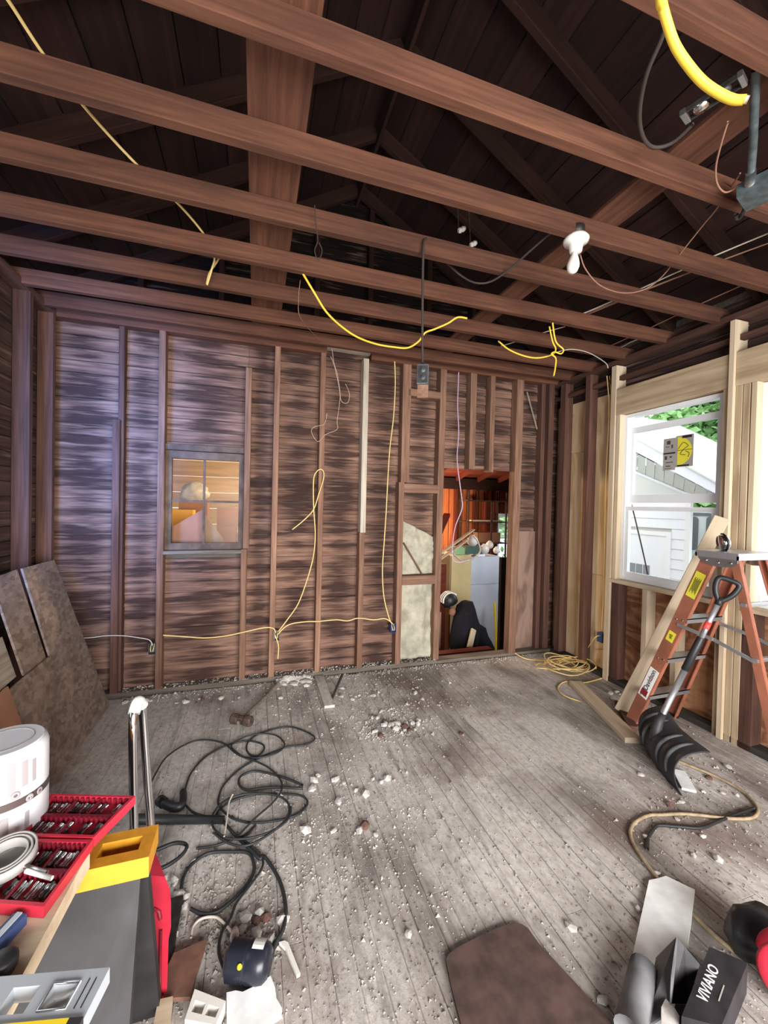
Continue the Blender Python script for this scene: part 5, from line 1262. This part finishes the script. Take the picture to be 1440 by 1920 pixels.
def flap(pix, zs, mat, name='flap'):
    pts = [W(a, b, Z=z_) for (a, b), z_ in zip(pix, zs)]; n = len(pts); nn = (pts[1]-pts[0]).cross(pts[2]-pts[0]).normalized()*.005
    g = G(); g.add(pts+[p+nn for p in pts], [tuple(range(n)), tuple(reversed(range(n, 2*n)))]+[(i, n+i, n+(i+1) % n, (i+1) % n) for i in range(n)]); return g.build(name, mat, t)
flap([(1230, 1795), (1268, 1757), (1258, 1830), (1255, 1895), (1205, 1930)], (.06, .17, .14, .06, .005), 'sack_grey')
flap([(1268, 1757), (1284, 1775), (1312, 1808), (1290, 1880), (1258, 1880)], (.17, .15, .12, .02, .03), 'carton_black')
flap([(1205, 1900), (1258, 1830), (1290, 1880), (1300, 1940), (1200, 1960)], (.005, .03, .01, .008, .008), 'sack_grey', 'base')
g = G(); a, b = W(1208, 1815, Z=.05), W(1180, 1935, Z=.05); g.tube([a, a.lerp(b, .3), a.lerp(b, .7), b], .042, 0, 14); g.tube([a-(b-a)*.01, a], .03, 0, 12); tag(g.build('grey_tube', 'sack_grey'), 'dark grey rolled tube lying on the white strip', 'tube')
tag(blob('black_bag', W(1425, 1752, Z=.085), .12, .085, .085, 'black_plastic', 3, .25), 'glossy black bag at the edge behind the black carton', 'bag')
lay('stone_shard', [(1240, 1888), (1248, 1872), (1262, 1885), (1274, 1905), (1272, 1935), (1240, 1935)], .075, .03, 'plaster_white', 'pale stone-like shard on the torn carton', 'shard')
t = thing('red_reel', (1.66, .80, 0), 'red plastic reel cut by the frame edge', 'reel')
pc = W(1512, 1835, Z=.125); Mr = Matrix.Translation(pc) @ Matrix.Rotation(math.radians(30), 4, 'Z') @ Matrix.Rotation(math.radians(90), 4, 'Y')
for s_ in (-.03, .03):
    g = G(); g.lathe([(.085, s_-.006), (.112, s_-.006), (.118, s_), (.112, s_+.006), (.085, s_+.006), (.085, s_-.006)], 36, 0, Mr, cap=False); g.build('flange', 'red_plastic', t)
g = G(); g.lathe([(.0, -.03), (.075, -.03), (.075, .03), (0, .03)], 24, 0, Mr); g.build('hub', 'dark_red_plastic', t)

# ================================================================== WORKBENCH AT THE LOWER LEFT
ZT2 = .775
t = thing('work_table', (-.8, .9, 0), 'plywood table top on sawhorses covered with tools', 'table')
ex_ = W(146, 1632, Z=ZT2).x; fy_ = W(250, 1490, Z=ZT2).y
g = G(); far_y = W(60, 1490, Z=ZT2).y+.02
g.prism([(ex_-.027, .45), (ex_+.002, W(146, 1632, Z=ZT2).y), (ex_+.006, W(150, 1600, Z=ZT2).y), (-1.35, far_y), (-1.38, .45)], ZT2-.038, ZT2)
g.build('top', 'new_pine', t)
t = thing('sawhorse', (-.5, 1.15, 0), 'black folding sawhorse with a yellow top bar', 'sawhorse')
zs = .715
q = [W(a, b, Z=zs) for a, b in ((291, 1548), (286, 1603), (150, 1628), (170, 1572))]
dx = (q[0]-q[3]); dx = Vector((dx.x, dx.y, 0)).normalized()
Ms = axesM((q[0]+q[1])/2, -dx, (0, 0, 1))
wdt = .105
g = G(); pr = [(0, -wdt/2), (.0, wdt/2), (.12, wdt/2), (1.0, wdt/2), (1.0, -wdt/2)]
# bar with a grip slot near its end
for lo, hi in (((0, -wdt/2, -.05), (.03, wdt/2, 0)), ((.12, -wdt/2, -.05), (.95, wdt/2, 0)), ((.03, -wdt/2, -.05), (.12, -.022, 0)), ((.03, .022, -.05), (.12, wdt/2, 0))): g.box(lo, hi)
g.build('top_bar', 'yellow_plastic', t, M=Ms)
def legpanel(u0, u1, side):
    g = G(); y0 = side*.04; y1 = side*.24; zt = -.05; zb = -zs
    w0, w1 = .34, .30
    pts = [(u0, y0, zt), (u1, y0, zt), (u1+.0, y1, zb), (u1-.09, y1, zb), (u1-.12, y0+side*.10, zt-.32), (u0+.12, y0+side*.10, zt-.32), (u0+.09, y1, zb), (u0, y1, zb)]
    bk = [(a, b-side*.03, c) for a, b, c in pts]; n = len(pts)
    g.add(pts+bk, [tuple(range(n)), tuple(reversed(range(n, 2*n)))]+[(i, (i+1) % n, n+(i+1) % n, n+i) for i in range(n)]); return g.build('leg_panel', 'sawhorse_black', t, M=Ms)
legpanel(.02, .93, 1); legpanel(.02, .93, -1)
g = G(); g.box((.3, -.1, -.45), (.34, .1, -.43)); g.build('hinge_bar', 'sawhorse_black', t, M=Ms)
t = thing('sawhorse', (-.8, .6, 0), 'second black sawhorse under the near end of the table', 'sawhorse')
g = G(); g.box((-1.2, .50, .68), (-.62, .60, .735)); g.build('top_bar', 'yellow_plastic', t)
for x_ in (-1.15, -.7):
    for y_, y2 in ((.53, .40), (.57, .70)): beam('leg', (x_, y_, .68), (x_, y2, 0), .06, .03, 'sawhorse_black', t)
# chrome hand-cart handle
t = thing('hand_cart', W(262, 1560, Z=.3), 'folding hand cart with a bent chrome tube handle', 'hand cart')
zh = .86
a = W(249, 1352, Z=zh); b = W(268, 1330, Z=zh); la = W(251, 1595, Z=.42); lb = W(284, 1585, Z=.38)
fa_ = Vector((la.x, la.y, .02)); fb_ = Vector((lb.x, lb.y, .02))
g = G(); g.tube(smooth([fa_, la, la.lerp(a, .6), la.lerp(a, .93), a+Vector((0, .015, .025)), (a+b)/2+Vector((0, 0, .045)), b+Vector((0, -.01, .02)), lb.lerp(b, .92), lb.lerp(b, .5), lb, fb_], 6), .0135, 0, 12); g.build('handle_tube', 'chrome', t)
g = G(); g.tube(smooth([a+Vector((0, .012, .018)), (a+b)/2+Vector((0, 0, .046)), b+Vector((0, -.01, .02))], 5), .0185, 0, 12); g.build('grip', 'clear_grip', t)
m = (fa_+fb_)/2; g = G(); g.box((m.x-.16, m.y-.12, .0), (m.x+.10, m.y+.2, .02)); g.build('base_plate', 'dark_steel', t)
# red case standing on edge, red box under the table
t = thing('red_tool_case', W(290, 1850, Z=0), 'red plastic tool case standing on end beside the sawhorse', 'case')
tp = W(290, 1642, Z=.40); bt = W(290, 1875, Z=0)
g = G(); wv = Vector((.075, -.03, 0)).normalized(); dv = Vector((-.1, .22, 0))
n = 10
cols = []
for i in range(n+1):
    q_ = i/n; c = tp.lerp(bt, q_); hw = .050 if q_ < .12 else (.054 if q_ < .5 else .046-.012*(q_-.5))
    if i == 0: hw = .034
    cols.append((c-wv*hw, c+wv*hw))
vs = []
for l_, r_ in cols: vs += [l_, r_, r_+dv, l_+dv]
fs = [(0, 3, 2, 1)]+[(4*i+k, 4*i+(k+1) % 4, 4*i+4+(k+1) % 4, 4*i+4+k) for i in range(n) for k in range(4)]+[(4*n, 4*n+1, 4*n+2, 4*n+3)]
g.add(vs, fs); g.build('shell', 'red_plastic', t)
c = tp.lerp(bt, .30)-dv.normalized()*.004; g = G(); g.tube([c-wv*.018-Vector((0, 0, .012)), c-wv*.012+Vector((0, 0, .01)), c+wv*.0+Vector((0, 0, .016)), c+wv*.014+Vector((0, 0, .01)), c+wv*.018-Vector((0, 0, .014))], .006, 0, 8); g.build('grip_recess', 'dark_red_plastic', t)
g = G(); c0 = tp.lerp(bt, .42)-dv.normalized()*.003; c1 = tp.lerp(bt, .98)-dv.normalized()*.003; g.tube([c0+wv*.02, c1+wv*.016], .005, 0, 6); g.build('seam', 'dark_red_plastic', t)
t = thing('red_tool_box', (-.55, 1.42, 0), 'dark red tool box under the table behind the sawhorse', 'tool box')
g = G(); g.box((-.85, 1.34, 0), (-.46, 1.56, .28)); g.build('body', 'dark_red_plastic', t)
g = G(); g.box((-.86, 1.33, .285), (-.45, 1.57, .33)); g.build('lid', 'black_plastic', t)
g = G(); g.box((-.70, 1.325, .2), (-.6, 1.338, .29)); g.build('latch', 'red_plastic', t)
tag(beam('crowbar', W(262, 1740, Z=.3), W(232, 1910, Z=.05), .022, .012, 'grey_wood'), 'long grey stick leaning against the black sawhorse leg', 'stick')
# white printed roll
t = thing('paper_roll', W(20, 1590, Z=ZT2), 'white shrink-wrapped roll with printed label on the table', 'roll')
rc = .085; pc = W(66, 1545, Z=ZT2+.02); c = Vector((pc.x-rc*.93, pc.y+rc*.45, ZT2))
zt_ = W(82, 1388, Y=c.y-.02).z-ZT2
Mz = Matrix.Translation(c)
g = G(); g.lathe([(0, 0), (rc-.004, 0), (rc, .006), (rc, zt_-.02), (rc-.004, zt_-.006), (rc-.012, zt_)], 40, 0, Mz); g.build('body', 'roll_white', t)
g = G(); g.lathe([(0, zt_-.004), (rc-.010, zt_-.004), (rc-.010, zt_+.0015), (0, zt_+.0016)], 40, 0, Mz, False); g.build('end_disc', 'roll_white', t)
g = G(); r1 = rc+.0008; zb_ = zt_*.40
g.lathe([(r1, zb_), (r1, zb_+.018)], 40, 0, Mz, cap=False); g.build('dark_band', 'roll_dark', t)
g = G(); g.lathe([(rc*.68, zt_+.0012), (rc*.65, zt_+.0036), (rc*.62, zt_+.0012)], 36, 0, Mz, cap=False); g.build('core_ring', 'grey_label', t)
def patch(a0, a1, z0, z1, mat, name):
    g = G(); m = 8; rr_ = rc+.0012
    vs = []
    for i in range(m+1):
        w = math.radians(a0+(a1-a0)*i/m); vs += [(c.x+rr_*math.cos(w), c.y+rr_*math.sin(w), c.z+z0), (c.x+rr_*math.cos(w), c.y+rr_*math.sin(w), c.z+z1)]
    g.add(vs, [(2*i, 2*i+2, 2*i+3, 2*i+1) for i in range(m)], 0, True); return g.build(name, mat, t)
for a0, a1, z0, z1, m in ((-62, -52, zt_*.55, zt_*.9, 'roll_print'), (-44, -36, zt_*.6, zt_*.88, 'roll_print'), (-30, -24, zt_*.6, zt_*.85, 'roll_print'), (-70, -60, zt_*.08, zt_*.33, 'roll_print'), (-40, -34, zt_*.06, zt_*.3, 'roll_print')): patch(a0, a1, z0, z1, m, 'print_stripe')
for an, zz, rr_ in ((-34, zb_+.009, .0085), (-18, zb_+.009, .008), (-52, zb_+.03, .009), (-76, zb_-.02, .010), (-85, zb_+.03, .009)):
    w = math.radians(an); nn = Vector((math.cos(w), math.sin(w), 0)); M0 = axesM(c+nn*(rc+.002)+Vector((0, 0, zz)), nn, (0, 0, 1)) @ Matrix.Rotation(math.pi/2, 4, 'Y')
    g = G(); g.lathe([(rr_, 0), (rr_, .001), (rr_*.72, .001)], 16, 0, M0); g.lathe([(rr_*.4, .001), (0, .001)], 12, 0, M0); g.build('printed_ring', 'roll_print', t)
w = math.radians(-34); nn = Vector((math.cos(w), math.sin(w), 0)); tn = Vector((-math.sin(w), math.cos(w), 0))
p = c+nn*(rc+.0045)+Vector((0, 0, zb_+.009)); text('printed_letter', 'T', .013, 'porcelain', Matrix(((tn.x, 0, nn.x, p.x), (tn.y, 0, nn.y, p.y), (0, 1, 0, p.z), (0, 0, 0, 1))), t)
# red bit case, two halves
ZC = ZT2
t = thing('bit_case', W(150, 1580, Z=ZC), 'open red plastic case of driver bits and sockets', 'bit case')
rb = random.Random(21)
def tray(name, pix, h):
    q = [W(a, b, Z=ZC+h) for a, b in pix]      # far-left, far-right, near-right, near-left
    def P(u, v, z): 
        p = (q[0]*(1-u)+q[1]*u)*(1-v)+(q[3]*(1-u)+q[2]*u)*v; return Vector((p.x, p.y, ZC+z))
    def bx_(g, u0, u1, v0, v1, z0, z1):
        c4 = [P(u0, v0, z0), P(u1, v0, z0), P(u1, v1, z0), P(u0, v1, z0)]; d4 = [P(u0, v0, z1), P(u1, v0, z1), P(u1, v1, z1), P(u0, v1, z1)]
        g.add(c4+d4, [(0, 1, 2, 3), (7, 6, 5, 4), (0, 4, 5, 1), (1, 5, 6, 2), (2, 6, 7, 3), (3, 7, 4, 0)])
    g = G(); bx_(g, 0, 1, 0, 1, .001, .006)
    for a in ((0, 1, 0, .05), (0, 1, .95, 1), (0, .035, .05, .95), (.965, 1, .05, .95)): bx_(g, a[0], a[1], a[2], a[3], .006, h)
    o = g.build(name, 'red_plastic', t)
    g = G(); bx_(g, .035, .965, .47, .53, .006, h*.9); bx_(g, .32, .35, .05, .47, .006, h*.8); bx_(g, .60, .63, .05, .47, .006, h*.8); bx_(g, .45, .48, .53, .95, .006, h*.8)
    for k in range(14): bx_(g, .06+k*.065, .09+k*.065, .055, .10, .006, h*.95); bx_(g, .06+k*.065, .09+k*.065, .535, .58, .006, h*.95)
    g.build('divider', 'dark_red_plastic', o)
    for row, v0, v1 in ((0, .14, .42), (1, .62, .9)):
        k = 0; u = .08
        while u < .93:
            if not (abs(u-.335) < .03 or abs(u-.615) < .03 or abs(u-.465) < .03 and row) and rb.random() < .82:
                a, b = P(u, v0+rb.uniform(0, .06), h*.62), P(u-.01, v1-rb.uniform(0, .1), h*.62)
                g = G(); r = rb.choice([.0026, .003, .0042]); g.tube([a, a.lerp(b, .3), a.lerp(b, .32), a.lerp(b, .7), a.lerp(b, .72), b], [r, r, r*.6, r*.6, r, r], 0, 6); g.build('bit', 'steel' if rb.random() < .75 else 'dark_steel', o)
            u += rb.uniform(.034, .05)
    return o
tray('upper_tray', [(96, 1488), (254, 1492), (176, 1570), (40, 1566)], .024)
lo_ = tray('lower_tray', [(36, 1572), (174, 1574), (82, 1700), (-70, 1688)], .024)
for dx_ in (0, 9):
    g = G(); g.tube([W(40+dx_, 1622+dx_*1.2, Z=ZC+.034), W(88+dx_, 1636+dx_*1.2, Z=ZC+.034)], .0045, 0, 8); g.build('driver_rod', 'porcelain' if dx_ else 'steel', lo_)
# tape roll
t = thing('tape_roll', W(10, 1600, Z=ZC+.03), 'grey perforated strapping roll lying on the bit case', 'tape roll')
c = W(12, 1608, Z=ZC+.042)
for r0_, r1_ in ((.048, .052), (.041, .0445), (.034, .037)):
    g = G(); g.lathe([(r0_, -.011), (r1_, -.011), (r1_, .011), (r0_, .011), (r0_, -.011)], 32, 0, Matrix.Translation(c) @ Matrix.Rotation(.15, 4, 'X')); g.build('winding', 'grey_label', t)
# blue clamp piece and black knob
t = thing('blue_cutter', W(15, 1750, Z=ZT2), 'dark blue knife handle lying on the table', 'knife')
M0 = axesM(W(2, 1760, Z=ZT2+.012), W(34, 1725, Z=ZT2+.012)-W(0, 1762, Z=ZT2+.012), (0, 0, 1)); g = G(); g.box((-.05, -.013, -.011), (.037, .013, .009), 0, M0); g.build('handle', 'box_blue', t)
g = G(); g.box((-.05, -.004, .009), (.037, .006, .0115), 0, M0); g.build('slider', 'level_grey', t)
g = G(); pk = W(4, 1808, Z=ZT2+.014); g.lathe([(0, -.014), (.018, -.014), (.022, -.004), (.022, .008), (.016, .014), (0, .014)], 16, 0, Matrix.Translation(pk)); tag(g.build('black_dial', 'black_plastic'), 'black round knob at the table edge', 'knob')
# spirit level
t = thing('spirit_level', W(100, 1870, Z=ZT2), 'grey box-section spirit level with yellow edge and vial window', 'spirit level')
a = W(203, 1818, Z=ZT2+.03); b = W(160, 1905, Z=ZT2+.03); d_ = (W(0, 1835, Z=ZT2+.03)-a); d_ = Vector((d_.x, d_.y, 0)).normalized()
Ml = axesM((a+b)/2, d_, (0, 0, 1)); hwid = .034
g = G()
for lo, hi in (((0, -hwid, -.026), (.035, hwid, 0)), ((.075, -hwid, -.026), (.095, hwid, 0)), ((.135, -hwid, -.026), (.6, hwid, 0)), ((.035, -hwid, -.026), (.075, -.016, 0)), ((.035, .02, -.026), (.075, hwid, 0)), ((.095, -hwid, -.026), (.135, -.016, 0)), ((.095, .02, -.026), (.135, hwid, 0))): g.box(lo, hi)
g.build('body', 'level_grey', t, M=Ml)
g = G(); g.box((.02, hwid*1, -.03), (.6, hwid+.012, .004)); o = g.build('edge_strip', 'level_yellow', t, M=Ml)
g = G(); g.box((.0, hwid, -.03), (.02, hwid+.012, .004)); g.build('end_cap', 'sawhorse_black', t, M=Ml)
g = G(); g.tube([Ml @ Vector((.04, -.008, -.012)), Ml @ Vector((.07, .012, -.012))], .007, 0, 10); v_ = g.build('vial', 'clear_grip', t)
g = G(); ring_ = [(.035, -.016), (.075, -.016), (.075, .02), (.035, .02)]
g.tube([Ml @ Vector((x_, y_, .001)) for x_, y_ in ring_+ring_[:1]], .0022, 0, 6); g.build('vial_frame', 'steel', t)
for x_ in (.012, .022): g = G(); g.box((x_, -.02, 0), (x_+.0015, .02, .0006)); g.build('scale_line', 'ink', t, M=Ml)
# floor behind under the table stays in shade

# ================================================================== RUBBLE
import bmesh
def chunk_mesh(seed, mat):
    rr_ = random.Random(seed); bm = bmesh.new(); bmesh.ops.create_icosphere(bm, subdivisions=1, radius=1)
    for v in bm.verts: v.co = Vector((v.co.x*rr_.uniform(.75, 1.2), v.co.y*rr_.uniform(.6, 1.0), v.co.z*rr_.uniform(.45, .8)))
    zb = min(v.co.z for v in bm.verts)
    for v in bm.verts: v.co.z = max(v.co.z, zb*.6)
    zb = min(v.co.z for v in bm.verts)
    for v in bm.verts: v.co.z -= zb
    me = bpy.data.meshes.new('chunk'); bm.to_mesh(me); bm.free(); me.materials.append(MATS[mat]); return me
CM = [chunk_mesh(i, 'plaster_white') for i in range(7)]; CB = [chunk_mesh(i+30, 'plaster_brown') for i in range(3)]
rc_ = random.Random(5)
def chunks(px, py, sx, sy, n, s0, s1, label, group, brown=.12, pts=None, lift=0.):
    for i in range(n):
        a, b = (px+rc_.gauss(0, sx), py+rc_.gauss(0, sy)) if pts is None else pts[i]
        p = W(a, b, Z=0)
        if p.y > D-.03 or p.x < XL+.1 or p.x > XR-.06: p.y = min(p.y, D-.03); p.x = min(max(p.x, XL+.5), XR-.06)
        br = rc_.random() < brown
        o = bpy.data.objects.new('plaster_chunk', rc_.choice(CB if br else CM)); C.objects.link(o)
        s = rc_.uniform(s0, s1); o.scale = (s, s*rc_.uniform(.7, 1.1), s*rc_.uniform(.6, 1)); o.location = (p.x, p.y, .0005+(rc_.uniform(0, lift) if lift else 0)); o.rotation_euler = (0, 0, rc_.uniform(0, 6.28))
        tag(o, label if not br else label.replace('pale', 'brown'), 'rubble', group)
chunks(552, 1276, 22, 5, 22, .024, .05, 'pale plaster lump in the heap below the middle studs', 'plaster lumps heaped at the back wall')
chunks(550, 1272, 16, 3, 16, .02, .04, 'pale plaster lump in the heap below the middle studs', 'plaster lumps heaped at the back wall', lift=.035)
chunks(730, 1362, 30, 10, 30, .014, .035, 'pale plaster lump in the pile at the centre of the floor', 'plaster lumps piled at floor centre')
chunks(700, 1300, 60, 16, 14, .012, .03, 'pale plaster lump between the hammer and the doorway', 'plaster lumps near the back wall')
chunks(640, 1500, 55, 45, 20, .014, .036, 'pale plaster lump right of the cable coils', 'plaster lumps by the cable coils')
chunks(330, 1310, 70, 8, 16, .014, .03, 'pale plaster lump along the bottom plate on the left', 'plaster lumps along the left plate')
chunks(330, 1680, 22, 40, 12, .016, .036, 'pale plaster lump beside the red case', 'plaster lumps by the red case')
chunks(485, 1735, 30, 16, 8, .018, .036, 'pale plaster lump above the dark canister', 'plaster lumps above the canister')
for q_, lb_ in (((1070, 1742), 'flat pale plaster lump beyond the far corner of the brown panel'), ((1155, 1800), 'pale lump midway between the brown panel and the white strip'), ((1130, 1880), 'pale lump close to the brown panel edge at the bottom'), ((1190, 1545), 'pale lump just left of the tan cord bend'), ((1212, 1572), 'pale lump just inside the tan cord bend'), ((1278, 1505), 'pale lump at the tip of the shovel blade'), ((1318, 1570), 'pale lump just below the black flex'), ((1300, 1605), 'pale lump halfway from the black flex to the white strip'), ((1365, 1440), 'pale lump on bare floor between shovel and right wall'), ((1230, 1640), 'pale lump by the pointed end of the white strip'), ((1195, 1705), 'pale lump touching the upper left edge of the white strip'), ((1180, 1795), 'pale lump touching the lower left edge of the white strip')):
    chunks(0, 0, 0, 0, 1, .016, .026, lb_, 'plaster lumps at the near right', 0., [q_])
chunks(1185, 1318, 30, 14, 14, .016, .034, 'pale plaster lump under the leaning pine stud', 'plaster lumps under the leaning stud')
chunks(1310, 1500, 45, 60, 12, .012, .026, 'pale plaster lump behind the shovel', 'plaster lumps behind the shovel')
chunks(765, 1755, 2, 2, 1, .02, .022, 'single pale plaster lump left of the brown panel', 'single lumps', 0)
chunks(865, 1375, 1, 1, 1, .022, .024, 'single dark lump right of the centre pile', 'single lumps', 1)
# crumbs nobody could count
g = G(); rr_ = random.Random(77)
def crumb(p, s):
    a = rr_.uniform(0, 6.28); vs = []
    for k in range(3): vs.append((p.x+s*math.cos(a+k*2.1)*rr_.uniform(.6, 1.2), p.y+s*math.sin(a+k*2.1)*rr_.uniform(.6, 1.2), .0004))
    vs.append((p.x+rr_.uniform(-.3, .3)*s, p.y+rr_.uniform(-.3, .3)*s, s*rr_.uniform(.5, 1.1)))
    g.add(vs, [(0, 1, 3), (1, 2, 3), (2, 0, 3), (2, 1, 0)])
def scatter(n, f, s0, s1):
    for _ in range(n):
        a, b = f(); 
        if b < 1225: continue
        p = W(a, b, Z=0)
        if p.y > D-.02 or p.x < XL+.42 or p.x > XR-.02: continue
        crumb(p, rr_.uniform(s0, s1)*(1 if rr_.random() < .9 else 1.8))
scatter(5000, lambda: (rr_.uniform(150, 1440), 1250+670*rr_.random()**1.3), .002, .0055)
scatter(2200, lambda: (rr_.gauss(600, 130), rr_.gauss(1480, 140)), .003, .008)
scatter(900, lambda: (rr_.gauss(680, 110), rr_.gauss(1300, 28)), .004, .011)
scatter(700, lambda: (rr_.gauss(730, 40), rr_.gauss(1362, 15)), .004, .012)
scatter(600, lambda: (rr_.gauss(1280, 90), rr_.gauss(1480, 110)), .003, .009)
scatter(700, lambda: (rr_.gauss(420, 60), rr_.gauss(1720, 60)), .004, .01)
for k in range(1200):
    x_ = rr_.uniform(-1.0, XR); p = Vector((x_, D-abs(rr_.gauss(0, .06))-.01, 0)); crumb(p, rr_.uniform(.004, .014))
for k in range(400):
    p = Vector((rr_.uniform(-1.0, 1.75), D+rr_.uniform(.0, .09), 0)); v0 = len(g.v); crumb(p, rr_.uniform(.006, .016)); g.v[v0:] = [(a, b, c_+.044) for a, b, c_ in g.v[v0:]]
o = g.build('plaster_crumbs', 'crumb', auto=False); tag(o, 'fine plaster crumbs and dust scattered over the whole floor', 'rubble', None, 'stuff')
